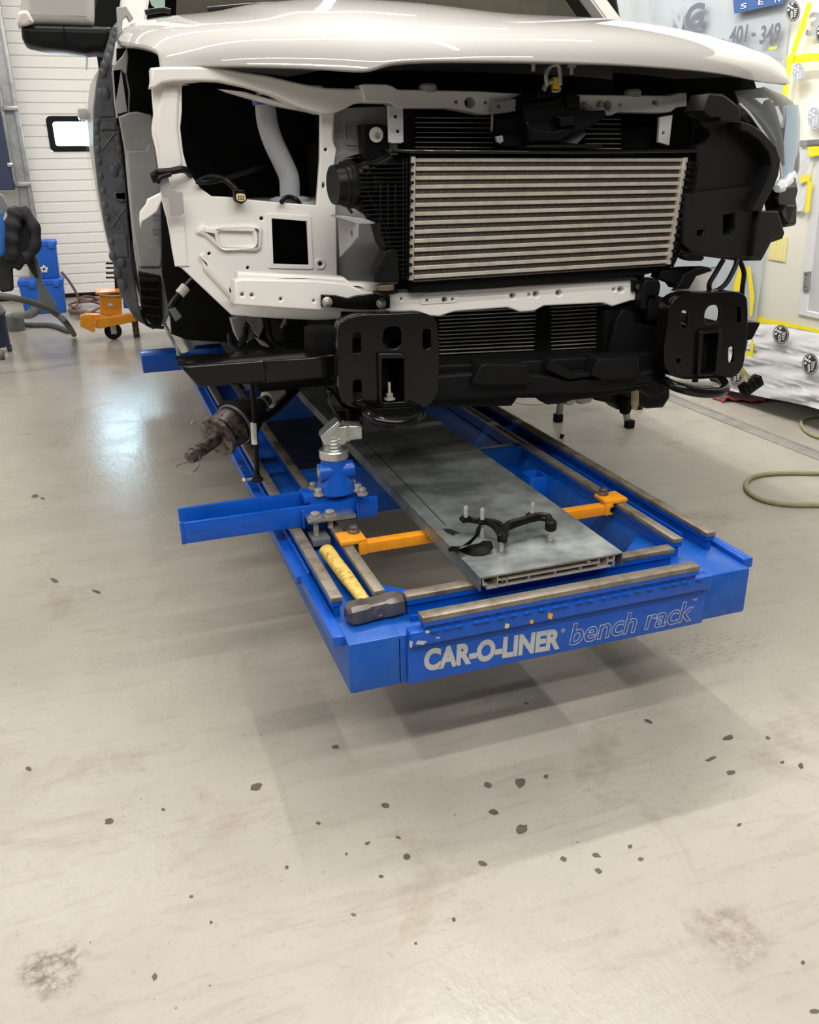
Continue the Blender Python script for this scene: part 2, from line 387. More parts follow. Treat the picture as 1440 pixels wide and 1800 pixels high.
bm = bmesh.new()      # drainage channel cover let into the floor
for x0, x1, z in ((2.70, 2.718, 0.004), (2.786, 2.805, 0.004), (2.72, 2.784, 0.0025)): box(bm, x0, x1, 0.4, 8.7, 0.0, z)
struct(obj('trim_1', bm, SCUFF, smooth=False))
bm = bmesh.new()      # small round floor cover
p = atZ(935, 704, 0); rev(bm, (p.x, p.y, 0.0), (0, 0, 1), [(0, 0.105), (0.003, 0.105), (0.004, 0.09), (0.003, 0.085), (0.003, 0.01)], 32)
struct(obj('trim_2', bm, SCUFF))
bm = bmesh.new()      # painted ring mark / tie-down pot rim on the left
p = atZ(330, 822, 0)
pts = [(p.x+0.05*math.cos(t)*(1+0.12*math.sin(3*t)), p.y+0.075*math.sin(t)*(1+0.1*math.cos(5*t)), 0.001) for t in [2*math.pi*k/28 for k in range(29)]]
tube(bm, pts, 0.0022, 6, n=0); struct(obj('trim_3', bm, SCUFF))

bm = bmesh.new(); box(bm, -3.6, 6.0, 9.0, 9.15, 0, 4.6); struct(obj('wall_back', bm, WALLW, smooth=False))
bm = bmesh.new(); box(bm, 6.0, 6.15, -1.0, 9.15, 0, 4.6); struct(obj('wall_right', bm, WALLW, smooth=False))
bm = bmesh.new(); box(bm, -3.75, -3.6, -1.0, 9.15, 0, 4.6); struct(obj('wall_left', bm, WALLW, smooth=False))
bm = bmesh.new(); box(bm, -3.75, 6.15, -6.0, 9.15, 4.6, 4.75); struct(obj('ceiling', bm, CEIL, smooth=False))

# ribbed overhead garage door
DX0, DX1, DZ = -3.0, 4.4, 4.2
WX0, WX1, WZ0, WZ1 = -0.656, 0.10, 1.475, 1.80
prof = []; z = 0.045
while z < DZ:
    prof += [(z, 0.0), (z+0.079, 0.0), (z+0.086, 0.014), (z+0.098, 0.014)]
    z += 0.105
prof.append((z, 0.0))
def door_strip(bm, x0, x1, z0, z1):
    pr = [(z0, 0.0)]+[q for q in prof if z0 < q[0] < z1]+[(z1, 0.0)]
    grid(bm, [[(x0, 8.80+d, zz), (x1, 8.80+d, zz)] for zz, d in pr])
bm = bmesh.new()
door_strip(bm, DX0, WX0, 0.045, DZ); door_strip(bm, WX1, DX1, 0.045, DZ); door_strip(bm, WX0, WX1, 0.045, WZ0); door_strip(bm, WX0, WX1, WZ1, DZ)
box(bm, DX0, WX0, 8.84, 8.90, 0.045, DZ); box(bm, WX1, DX1, 8.84, 8.90, 0.045, DZ); box(bm, WX0, WX1, 8.84, 8.90, 0.045, WZ0); box(bm, WX0, WX1, 8.84, 8.90, WZ1, DZ)
door = struct(obj('door_1', bm, DOORW, smooth=False))
bm = bmesh.new(); box(bm, DX0, DX1, 8.80, 8.86, 0.0, 0.05, 0.008); obj('bottom_seal', bm, RUB, door)
win = plate('window_frame', PY(8.785), rounded([(WX0-0.005, WZ0-0.005), (WX1+0.005, WZ0-0.005), (WX1+0.005, WZ1+0.005), (WX0-0.005, WZ1+0.005)], 0.05), 0.05, BLKP, door,
            holes=[rounded([(WX0+0.055, WZ0+0.05), (WX1-0.055, WZ0+0.05), (WX1-0.055, WZ1-0.05), (WX0+0.055, WZ1-0.05)], 0.03)], bev=0.008, world=True)
bm = bmesh.new(); box(bm, WX0+0.02, WX1-0.02, 8.805, 8.815, WZ0+0.02, WZ1-0.02); obj('pane', bm, PANE, win, smooth=False)

# ================================================================== BENCH RACK
rack = thing('bench_rack', 'long low blue steel straightening bench frame with bare metal rails under the truck', 'bench rack', (0.49, 2.7, 0.0))
bm = bmesh.new()      # welded box frame
RL = 5.3
box(bm, -0.004, 0.114, 0.0, RL, 0.30, 0.42, 0.006)
box(bm, 0.858, 1.0, 0.0, RL, 0.30, 0.42, 0.006)
box(bm, 0.10, 0.88, 0.0, 0.15, 0.30, 0.419, 0.006)
for y in (2.1, 3.3, 4.4): box(bm, 0.11, 0.862, y, y+0.05, 0.302, 0.44, 0.004)
box(bm, 0.11, 0.862, 0.946, 0.985, 0.30, 0.462, 0.003)
box(bm, 0.10, 0.88, RL-0.15, RL, 0.301, 0.419, 0.006)
# corner gussets
for sx, x in ((1, 0.112), (-1, 0.860)):
    vs = [bm.verts.new(p) for p in ((x, 0.14, 0.418), (x+sx*0.14, 0.14, 0.418), (x, 0.27, 0.418), (x, 0.14, 0.400), (x+sx*0.14, 0.14, 0.400), (x, 0.27, 0.400))]
    for q in ((0, 1, 2), (3, 5, 4), (0, 3, 4, 1), (1, 4, 5, 2), (2, 5, 3, 0)): bm.faces.new([vs[i] for i in q])
obj('frame', bm, BLUED, rack)
bm = bmesh.new()
box(bm, -0.03, -0.004, 0.022, 0.33, 0.408, 0.431, 0.002); obj('edge_angle', bm, BLUE, rack)
bm = bmesh.new(); box(bm, -0.037, -0.006, 0.335, RL-.1, 0.405, 0.427, 0.002); box(bm, -0.012, -0.006, 0.32, RL-.1, 0.405, 0.44, 0.001); obj('edge_angle', bm, BLUE, rack)
bm = bmesh.new(); box(bm, 1.0, 1.028, 0.026, 0.34, 0.405, 0.431, 0.003); obj('edge_angle', bm, BLUE, rack)
def rail(x0, x1, y0, y1, web, back=0.0):
    bm = bmesh.new()
    box(bm, x0, x1, y0, y1, 0.4585, 0.470, 0.0008, 1)
    if web == 'y': box(bm, x0+0.001, x1-0.001, y0+0.002, y1, 0.448, 0.459, 0, 0); box(bm, x0+0.006, x1-0.006, y0+0.006, y1, 0.415, 0.449, 0, 0)
    else: box(bm, x0+0.002, x1-0.002, y0+0.001, y1-0.001, 0.448, 0.459, 0, 0); box(bm, x0+0.004, x1-0.004, y0+0.007, y1-0.005, 0.415, 0.449, 0, 0)
    return obj('rail', bm, [BLUE, STRIP], rack, 'blue rail with a bare metal top edge')
rail(-0.007, 0.019, 0.118, RL-.12, 'y'); rail(0.089, 0.114, 0.116, RL-.12, 'y'); rail(0.858, 0.884, 0.114, RL-.12, 'y'); rail(0.957, 0.983, 0.117, RL-.12, 'y')
rail(0.148, 0.825, -0.032, -0.001, 'x'); rail(0.148, 0.828, 0.068, 0.098, 'x')
# low weld-on ledges beside rails
bm = bmesh.new()
box(bm, 0.024, 0.03, 0.2, RL-.15, 0.42, 0.436); box(bm, 0.944, 0.951, 0.2, RL-.15, 0.42, 0.436); box(bm, 0.15, 0.82, 0.048, 0.056, 0.418, 0.432)
for k in range(22):
    x = 0.16+k*0.031+random.uniform(-.006, .006); rev(bm, (x, -0.036, 0.4385), (1, 0, 0), [(0, 0.001), (0.004, 0.003), (0.016, 0.0035), (0.022, 0.001)], 8)
for k in range(18):
    y = 0.25+k*0.06; rev(bm, (0.0315, y, 0.425), (0, 1, 0), [(0, 0.001), (0.004, 0.003), (0.026, 0.003), (0.03, 0.001)], 8)
obj('weld_bead', bm, BLUE, rack)
# name board on the front
bm = bmesh.new()
box(bm, 0.121, 0.866, -0.030, 0.0, 0.404, 0.4375, 0.003)
box(bm, 0.121, 0.866, -0.012, 0.0, 0.303, 0.406, 0.001)
box(bm, 0.866, 0.871, -0.008, 0.0, 0.303, 0.42, 0.001)
board = obj('name_board', bm, BLUE, rack)
PB = PY(-0.0125)
def fit_text(name, s, parent, m, p0, p1, top, pl, depth=0.0005, offset=0.0, dn=0.0, shear=0.0, line=0.0):
    """text between measured baseline ends p0 and p1; top = measured point giving the letter height above p1"""
    a = Vector(pl.px(*p0)); b = Vector(pl.px(*p1)); h = (Vector(pl.px(*top))-b).length
    cu = bpy.data.curves.new('t', 'FONT'); cu.body = s; cu.size = 1.0; cu.resolution_u = 5; cu.shear = shear
    cu.offset = offset; cu.extrude = 0.001
    if line: cu.fill_mode = 'NONE'; cu.bevel_depth = line; cu.bevel_resolution = 1; cu.extrude = 0.0
    ob = bpy.data.objects.new('t', cu); me = bpy.data.meshes.new_from_object(ob); bpy.data.objects.remove(ob); bpy.data.curves.remove(cu); me.materials.clear()
    xs = [v.co.x for v in me.vertices]; x0, x1 = min(xs), max(xs); y1 = max(v.co.y for v in me.vertices); y0 = 0.0
    kx = ((b-a).length)/(x1-x0); ky = h/(y1-y0); ang = math.atan2((b-a).y, (b-a).x)
    me.transform(pl.mat() @ Matrix.Translation((a.x, a.y, dn)) @ Matrix.Rotation(ang, 4, 'Z') @ Matrix.Diagonal((kx, ky, depth/0.001, 1)) @ Matrix.Translation((-x0, 0, 0)))
    finish(me, m, smooth=False); return link_mesh(name, me, parent)
fit_text('lettering', 'CAR-O-LINER', board, LETTER, (745, 1178), (984, 1138), (984, 1104), PB, offset=0.05)
fit_text('lettering', 'bench rack', board, LETTER, (1000, 1134), (1218, 1089), (1218, 1055), PB, line=0.014, offset=0.015, shear=0.18, depth=0.00003)
fit_text('trade_mark', '®', board, LETTER, (986, 1112), (993, 1111), (993, 1104), PB)
fit_text('trade_mark', 'TM', board, LETTER, (1217, 1058), (1225, 1056.5), (1225, 1052), PB)
bm = bmesh.new()     # square socket tube inside the frame
box(bm, 0.843, 0.858, 0.746, 0.815, 0.33, 0.425, 0.002)
me_ = plate_mesh(PZ(0.425), rounded([(0.79, 0.745), (0.858, 0.745), (0.858, 0.815), (0.79, 0.815)], 0.012), 0.11, [rounded([(0.796, 0.751), (0.852, 0.751), (0.852, 0.809), (0.796, 0.809)], 0.008)], 0.001)
bm.from_mesh(me_); bpy.data.meshes.remove(me_); obj('socket', bm, BLUE, rack)
# chipped paint marks on the board
for px, py, w_, h_, mt in ((723, 1133, 6, 14, LETTER), (741, 1130, 20, 8, LETTER), (770, 1121, 9, 2.5, LETTER), (752, 1111, 8, 5, TAN), (892, 1100, 9, 9, TAN), (935, 1093, 7, 7, ORANGE), (968, 1083, 10, 11, ORANGE)):
    pl = PY(-0.0305); pts = [(px-w_/2*random.uniform(.6, 1), py-h_/2), (px+w_/2, py-h_/2*random.uniform(.5, 1)), (px+w_/2*random.uniform(.2, .8), py+h_/2), (px-w_/2, py+h_/2*random.uniform(.4, 1))]
    plate('paint_chip', pl, pts, 0.0008, mt, board, bev=0)

# ------------------------------------------------------------------ anchoring beam with chassis clamp
cb = thing('clamp_beam', 'blue U-channel beam sticking out left over the bench rails, carrying the silver jacking clamp', 'clamp beam', (0.0, 0.555, 0.471))
bm = bmesh.new()
box(bm, -0.276, 0.228, 0.522, 0.532, 0.471, 0.527, 0.003); box(bm, -0.276, 0.12, 0.578, 0.588, 0.471, 0.545, 0.003); box(bm, -0.274, 0.226, 0.524, 0.586, 0.4715, 0.484)
box(bm, -0.279, -0.270, 0.520, 0.534, 0.471, 0.529, 0.002)
for px in (232, 515): 
    a = at((px*0.3056+280, (370 if px == 232 else 338)*0.3056+820, 0.522))
    box(bm, a.x-0.018, a.x+0.018, 0.5205, 0.523, a.z-0.0015, a.z+0.0015)
obj('channel', bm, BLUE, cb)
bm = bmesh.new()
box(bm, 0.035, 0.2, 0.535, 0.60, 0.527, 0.548, 0.003); box(bm, 0.05, 0.19, 0.53, 0.578, 0.484, 0.53)
obj('tower_plate', bm, BLUE, cb)
def tb(px, py, z=0.548): 
    p = atZ(px, py, z); hexbolt('bolt', p, (0, 0, 1), 0.0085, 0.014, cb)
for q in ((551, 858), (560, 869), (619, 853), (629, 861), (637, 868)): 
    p = atZ(*q, 0.548)
    bm = bmesh.new(); rev(bm, (p.x, p.y, 0.546), (0, 0, 1), [(0, 0.014), (0.004, 0.014)], 18); rev(bm, (p.x, p.y, 0.55), (0, 0, 1), [(0, 0.010), (0.012, 0.010), (0.014, 0.008)], hexa=True); obj('bolt', bm, BOLT, cb)
bm = bmesh.new()
T = at((589, 838, 0.565)); tx, ty = T.x, 0.565
rev(bm, (tx, ty, 0.545), (0, 0, 1), [(0, 0.054), (0.008, 0.052), (0.03, 0.044), (0.055, 0.037), (0.09, 0.034)], 28)
cyl(bm, (tx-0.045, ty-0.012, 0.600), (tx+0.045, ty-0.012, 0.600), 0.024, 24)
obj('tower', bm, BLUE, cb)
bm = bmesh.new(); cyl(bm, (tx-0.047, ty-0.012, 0.600), (tx-0.043, ty-0.012, 0.600), 0.013, 20); obj('pin', bm, BOLT, cb)
bm = bmesh.new(); rev(bm, (tx, ty, 0.632), (0, 0, 1), [(0, 0.036), (0.003, 0.038), (0.021, 0.038), (0.024, 0.036)], 32); obj('lock_ring', bm, STEEL, cb, 'zinc plated ring')
bm = bmesh.new()
pr = [(0, 0.027)]
for k in range(4): pr += [(0.006+k*0.009, 0.029), (0.009+k*0.009, 0.024)]
rev(bm, (tx, ty, 0.655), (0, 0, 1), pr+[(0.04, 0.027)], 28); obj('threaded_screw', bm, STEEL, cb, 'zinc plated screw thread')
pj = P2((565, 770, 0.545), (638, 768, 0.535))
plate('jaw', pj, [(565, 772), (570, 782), (606, 783), (612, 775), (637, 772), (637, 750), (613, 749), (596, 752), (600, 745), (594, 741), (566, 766)], 0.05, STEEL, cb, bev=0.003,
      label='zinc plated clamp jaw', extra=[([(577, 771), (574, 766), (592, 748), (597, 752)], 0.004, 0.001, 1)])
bm = bmesh.new(); a = at((613, 762, 0.53)); box(bm, a.x-0.002, a.x+0.002, 0.527, 0.585, a.z-0.02, a.z+0.02); obj('jaw_plate', bm, STEEL, cb)
# rail clamp at the front of the beam
bm = bmesh.new(); box(bm, 0.03, 0.155, 0.478, 0.523, 0.494, 0.503, 0.001); obj('clamp_plate', bm, STEEL, cb)
bm = bmesh.new(); box(bm, 0.035, 0.083, 0.465, 0.525, 0.436, 0.455, 0.002); obj('clamp_shoe', bm, GREYPL, cb)
for x in (0.052, 0.09):
    bm = bmesh.new(); cyl(bm, (x, 0.494, 0.448 if x < .08 else 0.471), (x, 0.494, 0.5), 0.0075, 16); rev(bm, (x, 0.494, 0.5035), (0, 0, 1), [(0, 0.017), (0.003, 0.017)], 20); rev(bm, (x, 0.494, 0.5065), (0, 0, 1), [(0, 0.0125), (0.01, 0.0125), (0.012, 0.010)], hexa=True); obj('bolt', bm, BOLT, cb)
bm = bmesh.new()
for x in (0.022, 0.165): box(bm, x, x+0.005, 0.505, 0.523, 0.472, 0.52, 0.001)
obj('gusset', bm, BLUE, cb)
# ------------------------------------------------------------------ second beam far back
cb2 = thing('clamp_beam', 'short dark blue beam end jutting out left of the bench, far behind the black mitred bar', 'clamp beam', (0.1, 2.55, 0.471))
bm = bmesh.new(); box(bm, -0.25, 0.55, 2.50, 2.64, 0.471, 0.55, 0.004); obj('channel', bm, BLUE, cb2)
bm = bmesh.new(); rev(bm, (0.05, 2.57, 0.548), (0, 0, 1), [(0, 0.12), (0.02, 0.12), (0.04, 0.06), (0.16, 0.055)], 24); obj('tower', bm, BLUE, cb2)
bm = bmesh.new()
pl_ = PY(2.45)
box(bm, -0.10, 0.28, 2.38, 2.56, 0.60, 0.625, 0.004); box(bm, -0.13, 0.05, 2.40, 2.52, 0.64, 0.67, 0.004)
cyl(bm, (-0.09, 2.45, 0.55), (-0.09, 2.45, 0.62), 0.012); cyl(bm, (0.2, 2.45, 0.55), (0.2, 2.45, 0.62), 0.012); cyl(bm, (-0.06, 2.46, 0.62), (-0.06, 2.46, 0.66), 0.03)
obj('clamp_block', bm, GALV, cb2)

# ------------------------------------------------------------------ orange sliding cross bar
ob_ = thing('cross_bar', 'orange cross bar hooked over both inner rails, passing under the aluminium plank', 'cross bar', (0.49, 0.385, 0.455))
bm = bmesh.new(); box(bm, 0.128, 0.850, 0.372, 0.402, 0.440, 0.4675, 0.002); obj('bar', bm, ORANGE, ob_)
for x0, x1, xk in ((0.084, 0.150, 0.131), (0.822, 0.890, 0.842)):
    bm = bmesh.new(); box(bm, x0, x1, 0.368, 0.432, 0.4705, 0.482, 0.003); box(bm, x1-0.022 if x0 < .5 else x0, x1 if x0 < .5 else x0+.022, 0.366, 0.384, 0.44, 0.474, 0.003)
    h = obj('rail_hook', bm, ORANGE, ob_)
    bm = bmesh.new(); rev(bm, (xk, 0.418, 0.482), (0, 0, 1), [(0, 0.015), (0.006, 0.015), (0.008, 0.011), (0.016, 0.011), (0.018, 0.009)], 20); obj('knob', bm, HEAD, ob_)
bm = bmesh.new(); cyl(bm, (0.842, 0.3655, 0.456), (0.842, 0.370, 0.456), 0.008); obj('screw', bm, BLKS, ob_)
# a second orange bar deeper in the bench
o2 = thing('cross_bar', 'orange cross bar deep in the bench, seen behind the silver jacking clamp', 'cross bar', (0.3, 1.15, 0.44))
bm = bmesh.new(); box(bm, 0.115, 0.60, 1.12, 1.2, 0.33, 0.385, 0.003); obj('bar', bm, ORANGE, o2)
bm = bmesh.new(); box(bm, 0.115, 0.15, 1.09, 1.23, 0.32, 0.40, 0.003); obj('end_shoe', bm, ORANGE, o2)

# ------------------------------------------------------------------ aluminium plank
pk = thing('plank', 'long galvanised sheet plank with extruded aluminium end lying on the bench', 'plank', (0.48, 1.4, 0.471))
bm = bmesh.new()
PXL, PXR, PY0, PY1 = 0.302, 0.657, 0.030, 2.95
box(bm, PXL, PXR, PY0, PY1, 0.5035, 0.506); box(bm, PXL, PXL+0.002, PY0, PY1, 0.472, 0.5045); box(bm, PXR-0.002, PXR, PY0, PY1, 0.472, 0.5045)
box(bm, PXL+0.018, PXL+0.0205, PY0+0.25, PY1, 0.506, 0.5066)
obj('deck_sheet', bm, SHEET, pk)
bm = bmesh.new()
Y0, Y1 = PY0+0.004, PY1-0.01
def bar(x0, x1, z0, z1): box(bm, PXL+x0, PXL+x1, Y0, Y1, z0, z1)
bar(0.006, 0.344, 0.4995, 0.503); bar(0.020, 0.045, 0.4715, 0.4745); bar(0.043, 0.0455, 0.4725, 0.503); bar(0.008, 0.011, 0.484, 0.5); bar(0.009, 0.02, 0.482, 0.4845); bar(0.018, 0.021, 0.4715, 0.484)
bar(0.045, 0.33, 0.4725, 0.4745); bar(0.062, 0.30, 0.487, 0.489); bar(0.045, 0.062, 0.488, 0.490); bar(0.055, 0.057, 0.484, 0.49); bar(0.066, 0.068, 0.4725, 0.489)
for x in (0.12, 0.185, 0.25, 0.295, 0.318): bar(x, x+0.002, 0.4735, 0.488 if x < .28 else 0.502)
bar(0.265, 0.275, 0.493, 0.495); bar(0.270, 0.272, 0.488, 0.501); bar(0.32, 0.336, 0.486, 0.4885); bar(0.334, 0.337, 0.4725, 0.503)
obj('extrusion', bm, ALU, pk, smooth=False)

bm = bmesh.new(); a = atZ(642, 777, .5062); b = atZ(784, 924, .5062); cyl(bm, a, b, .0012, 6)
c = atZ(795, 936, .5062); vs = [bm.verts.new(c+Vector((dx, dy, .0004))) for dx, dy in ((-.014, .03), (.004, .022), (.010, .004), (.018, -.012), (.006, -.010), (-.004, -.020), (-.012, 0))]; bm.faces.new(vs)
obj('seam', bm, RUB, pk, 'dark seam line and stain on the sheet')
# ------------------------------------------------------------------ hammer
hm = thing('sledge_hammer', 'short sledge hammer with worn yellow wooden handle lying on the bench corner', 'hammer', (0.09, 0.13, 0.42))
A = Vector((0.016, 0.084, 0.4440)); B = Vector((0.150, 0.096, 0.4440)); ax = (B-A).normalized(); L_ = (B-A).length
bm = bmesh.new(); d = ax; u = Vector((-d.y, d.x, 0)); v = Vector((0, 0, 1)); rings = []
for t, s, ch in ((0, .62, .5), (.05, .92, .5), (.10, 1.0, .46), (.30, 1.0, .44), (.37, .86, .22), (.63, .86, .22), (.70, 1.0, .44), (.90, 1.0, .46), (.95, .92, .5), (1, .62, .5)):
    r = 0.0235*s; c = r*(1-ch*0.85)
    rings.append([bm.verts.new(A+d*(t*L_)+u*a+v*b) for a, b in ((r, c), (c, r), (-c, r), (-r, c), (-r, -c), (-c, -r), (c, -r), (r, -c))])
for a, b in zip(rings, rings[1:]):
    for k in range(8): bm.faces.new((a[k], a[(k+1) % 8], b[(k+1) % 8], b[k]))
bm.faces.new(rings[0]); bm.faces.new(rings[-1])
obj('head', bm, HEAD, hm, ang=0.45)
mid = A+d*(L_*0.42); hd = Vector((0.054-mid.x, 0.405-mid.y, 0.008)); hl = hd.length; hd.normalize()
bm = bmesh.new(); hu = Vector((hd.y, -hd.x, 0)); hv = hu.cross(hd); rings = []
for t, a, b in ((-0.03, .010, .012), (0.03, .011, .014), (.10, .0105, .014), (.3, .013, .016), (.55, .0155, .0185), (.8, .0155, .018), (.93, .017, .0195), (.985, .0165, .019), (1.0, .012, .014)):
    c = mid+hd*(hl*t); rings.append([bm.verts.new(c+hu*(b*math.cos(2*math.pi*k/20))+hv*(a*math.sin(2*math.pi*k/20))) for k in range(20)])
for a, b in zip(rings, rings[1:]):
    for k in range(20): bm.faces.new((a[k], a[(k+1) % 20], b[(k+1) % 20], b[k]))
bm.faces.new(rings[0]); bm.faces.new(rings[-1]); obj('handle', bm, WOOD, hm)
bm = bmesh.new(); c = A+d*(L_*0.5)-u*0.0205; rev(bm, c, -u, [(0, 0.014), (0.002, 0.014), (0.0025, 0.009), (0.001, 0.008)], 14); obj('eye', bm, HEAD, hm)

# ------------------------------------------------------------------ black bracket with bolts lying on the plank
br = thing('bracket', 'black plastic bracket with upright threaded bolts lying upside down on the plank', 'bracket', tuple(atZ(895, 950, 0.506)))
bm = bmesh.new()
def q(px, py, z): return atZ(px, py, z)
tube(bm, [q(813, 910, .54), q(835, 915, .54), q(855, 917, .541), q(872, 928, .541), q(882, 946, .538)], 0.008, 8)
tube(bm, [q(855, 914, .545), q(878, 920, .547), q(890, 938, .545), q(884, 950, .538)], 0.006, 8)
tube(bm, [q(884, 946, .54), q(893, 923, .547), q(918, 915, .549), q(945, 907, .55), q(962, 908, .549), q(968, 918, .545)], 0.009, 8)
tube(bm, [q(890, 930, .54), q(915, 920, .543), q(945, 912, .544), q(960, 913, .545)], 0.006, 8)
rev(bm, q(968, 932, .53), (0, 0, 1), [(0, 0.011), (0.003, 0.014), (0.022, 0.014), (0.026, 0.010)], 16)
rev(bm, q(883, 954, .524), (0, 0, 1), [(0, 0.008), (0.004, 0.012), (0.022, 0.013), (0.026, 0.008)], 16)
obj('body', bm, BLKS, br)
for px, py in ((819, 911), (848, 915), (936, 905)):
    p = q(px, py, .545); bm = bmesh.new(); box(bm, p.x-.013, p.x+.013, p.y-.012, p.y+.012, p.z-.008, p.z+.002, 0.003); rev(bm, (p.x, p.y, p.z+.002), (0, 0, 1), [(0, .011), (.002, .011)], 16); obj('flange', bm, BLKS, br)
    bm = bmesh.new(); pr = [(0, .0055)]
    for k in range(8): pr += [(.004+k*.0032, .0058), (.0056+k*.0032, .0050)]
    rev(bm, (p.x, p.y, p.z), (0, 0, 1), pr+[(.0315, .004)], 14); obj('bolt', bm, BOLT, br)
for px, py in ((881, 969), (967, 951), (848, 943)):
    p = q(px, py, .506); bm = bmesh.new(); cyl(bm, (p.x, p.y, .5065), (p.x, p.y, .53), .0058, 14); obj('bolt', bm, BOLT, br)
bm = bmesh.new()
top = [q(842, 925, .545), q(838, 940, .54), q(822, 955, .53), q(812, 962, .52), q(800, 964, .512), q(793, 962, .51)]
wid = [.008, .010, .018, .026, .022, .010]
rows = [[p+Vector((-w_*.9, -w_*.5, 0)), p+Vector((0, 0, .003)), p+Vector((w_*.9, w_*.3, 0))] for p, w_ in zip(smooth_path(top, 4), [wid[min(int(i/4), 5)]*(1-(i % 4)/4)+wid[min(int(i/4)+1, 5)]*((i % 4)/4) for i in range(21)])]
grid(bm, rows); r_ = bmesh.ops.solidify(bm, geom=bm.faces[:], thickness=.003)
bm2 = bmesh.new()
rv = [[q(808, 966, .508), q(815, 972, .508), q(832, 977, .508)], [q(825, 958, .512), q(835, 965, .516), q(850, 975, .509)], [q(842, 955, .518), q(855, 960, .522), q(862, 970, .512)], [q(850, 950, .522), q(864, 951, .526), q(868, 963, .516)]]
me_ = bpy.data.meshes.new('x'); grid(bm2, rv); bmesh.ops.solidify(bm2, geom=bm2.faces[:], thickness=.002); bm2.to_mesh(me_); bm2.free(); bm.from_mesh(me_); bpy.data.meshes.remove(me_)
obj('strap', bm, BLKP, br, 'flat black rubber strap')

# ================================================================== PICKUP TRUCK
tk = thing('pickup_truck', 'white pickup truck stripped of bumper, grille and left fender, clamped on the blue bench', 'truck', (0.78, 3.0, 0.7))
CX = 0.78
# ---- hood
cols = [
 [(281,118,.95),(279,98,.97),(272,84,1.0),(240,77,1.12),(205,76,1.32),(206,66,1.44)],
 [(330,117,.90),(322,97,.91),(305,76,.97),(272,58,1.08),(240,45,1.26),(219,42,1.48)],
 [(420,115,.83),(412,90,.84),(397,62,.88),(367,43,.98),(320,31,1.2),(275,27,1.5)],
 [(530,118,.77),(525,90,.78),(515,60,.82),(492,38,.93),(445,23,1.14),(385,20,1.46)],
 [(600,122,.735),(597,92,.745),(590,60,.785),(568,36,.89),(512,12,1.1),(432,6,1.45)],
 [(647,126,.71),(643,97,.72),(636,64,.76),(616,39,.86),(570,13,1.06),(490,0,1.45)],
 [(672,113,.70),(670,92,.71),(668,63,.75),(655,37,.85),(620,11,1.06),(550,-5,1.45)],
 [(705,107,.685),(704,86,.695),(702,59,.735),(692,35,.84),(665,12,1.05),(610,-6,1.45)],
 [(800,105,.65),(804,83,.66),(812,55,.71),(818,36,.82),(806,16,1.05),(760,2,1.45)],
 [(900,107,.645),(908,85,.655),(919,58,.70),(929,40,.80),(925,28,1.02),(885,26,1.42)],
 [(1000,109,.65),(1010,88,.66),(1024,61,.705),(1038,43,.80),(1050,31,1.0),(1045,26,1.36)],
 [(1100,113,.67),(1112,93,.68),(1129,67,.725),(1148,51,.82),(1168,43,1.0),(1180,45,1.3)],
 [(1200,121,.715),(1213,103,.725),(1231,82,.77),(1250,69,.86),(1272,65,1.0),(1290,73,1.2)],
 [(1290,132,.78),(1302,117,.79),(1316,101,.84),(1328,93,.91),(1338,88,1.0),(1344,90,1.14)],
 [(1340,146,.87),(1348,132,.88),(1356,119,.91),(1362,111,.96),(1366,106,1.0),(1368,105,1.08)],
 [(1389,147,.98),(1389,141,.985),(1387,135,1.0),(1384,128,1.03),(1380,120,1.06),(1376,113,1.1)],
]
rows = [[at(c[r]) for c in cols] for r in range(6)]
last = rows[-1]
rows.append([Vector((CX+(p.x-CX)*1.0, 1.62, p.z+0.02*(1.62-p.y)/0.2)) for p in last])
rows.append([Vector((CX+(p.x-CX)*0.98, 1.84, p.z+0.012)) for p in rows[-1]])
bm = bmesh.new(); grid(bm, rows)
bmesh.ops.recalc_face_normals(bm, faces=bm.faces)
if sum(f.normal.z for f in bm.faces) < 0: bmesh.ops.reverse_faces(bm, faces=bm.faces)
me = bpy.data.meshes.new('hood'); bm.to_mesh(me); bm.free(); me.polygons.foreach_set('use_smooth', [True]*len(me.polygons)); me.materials.append(WHITE)
hood = link_mesh('hood', me, tk)
cl = me.attributes.new('crease_edge', 'FLOAT', 'EDGE')
nc = len(cols)
for e in me.edges:
    a, b = sorted(e.vertices)
    if (a < nc and b < nc) or (a % nc == 0 and b % nc == 0) or (a % nc == nc-1 and b % nc == nc-1): cl.data[e.index].value = 0.9
s = hood.modifiers.new('sub', 'SUBSURF'); s.levels = 3; s.render_levels = 3
s = hood.modifiers.new('sol', 'SOLIDIFY'); s.thickness = 0.014; s.offset = -1
# inner hood panel + studs + striker
bm = bmesh.new()
r0 = [p+Vector((0, 0.03, 0.012)) for p in rows[0][1:-1]]; r1 = [p+Vector((0, 0.18, 0.03)) for p in rows[0][1:-1]]; r2 = [Vector((p.x, 1.6, p.z+0.06)) for p in rows[0][1:-1]]
grid(bm, [r0, r1, r2]); bmesh.ops.solidify(bm, geom=bm.faces[:], thickness=0.01)
obj('inner_panel', bm, GREYDARK, hood, 'dark grey hood underside')
for px, py in ((938, 112), (1005, 118)):
    bm = bmesh.new(); p = atY(px, py, .72); rev(bm, p, (0, 0, -1), [(-.03, .012), (0, .012), (.003, .005), (.016, .005), (.018, .003)], 12); obj('stop_stud', bm, BOLT, hood)
bm = bmesh.new(); Ys = .73
tube(bm, [atY(962, 150, Ys), atY(960, 132, Ys), atY(966, 118, Ys), atY(978, 114, Ys), atY(984, 122, Ys), atY(985, 150, Ys)], 0.0055, 10); obj('striker', bm, GALV, hood)

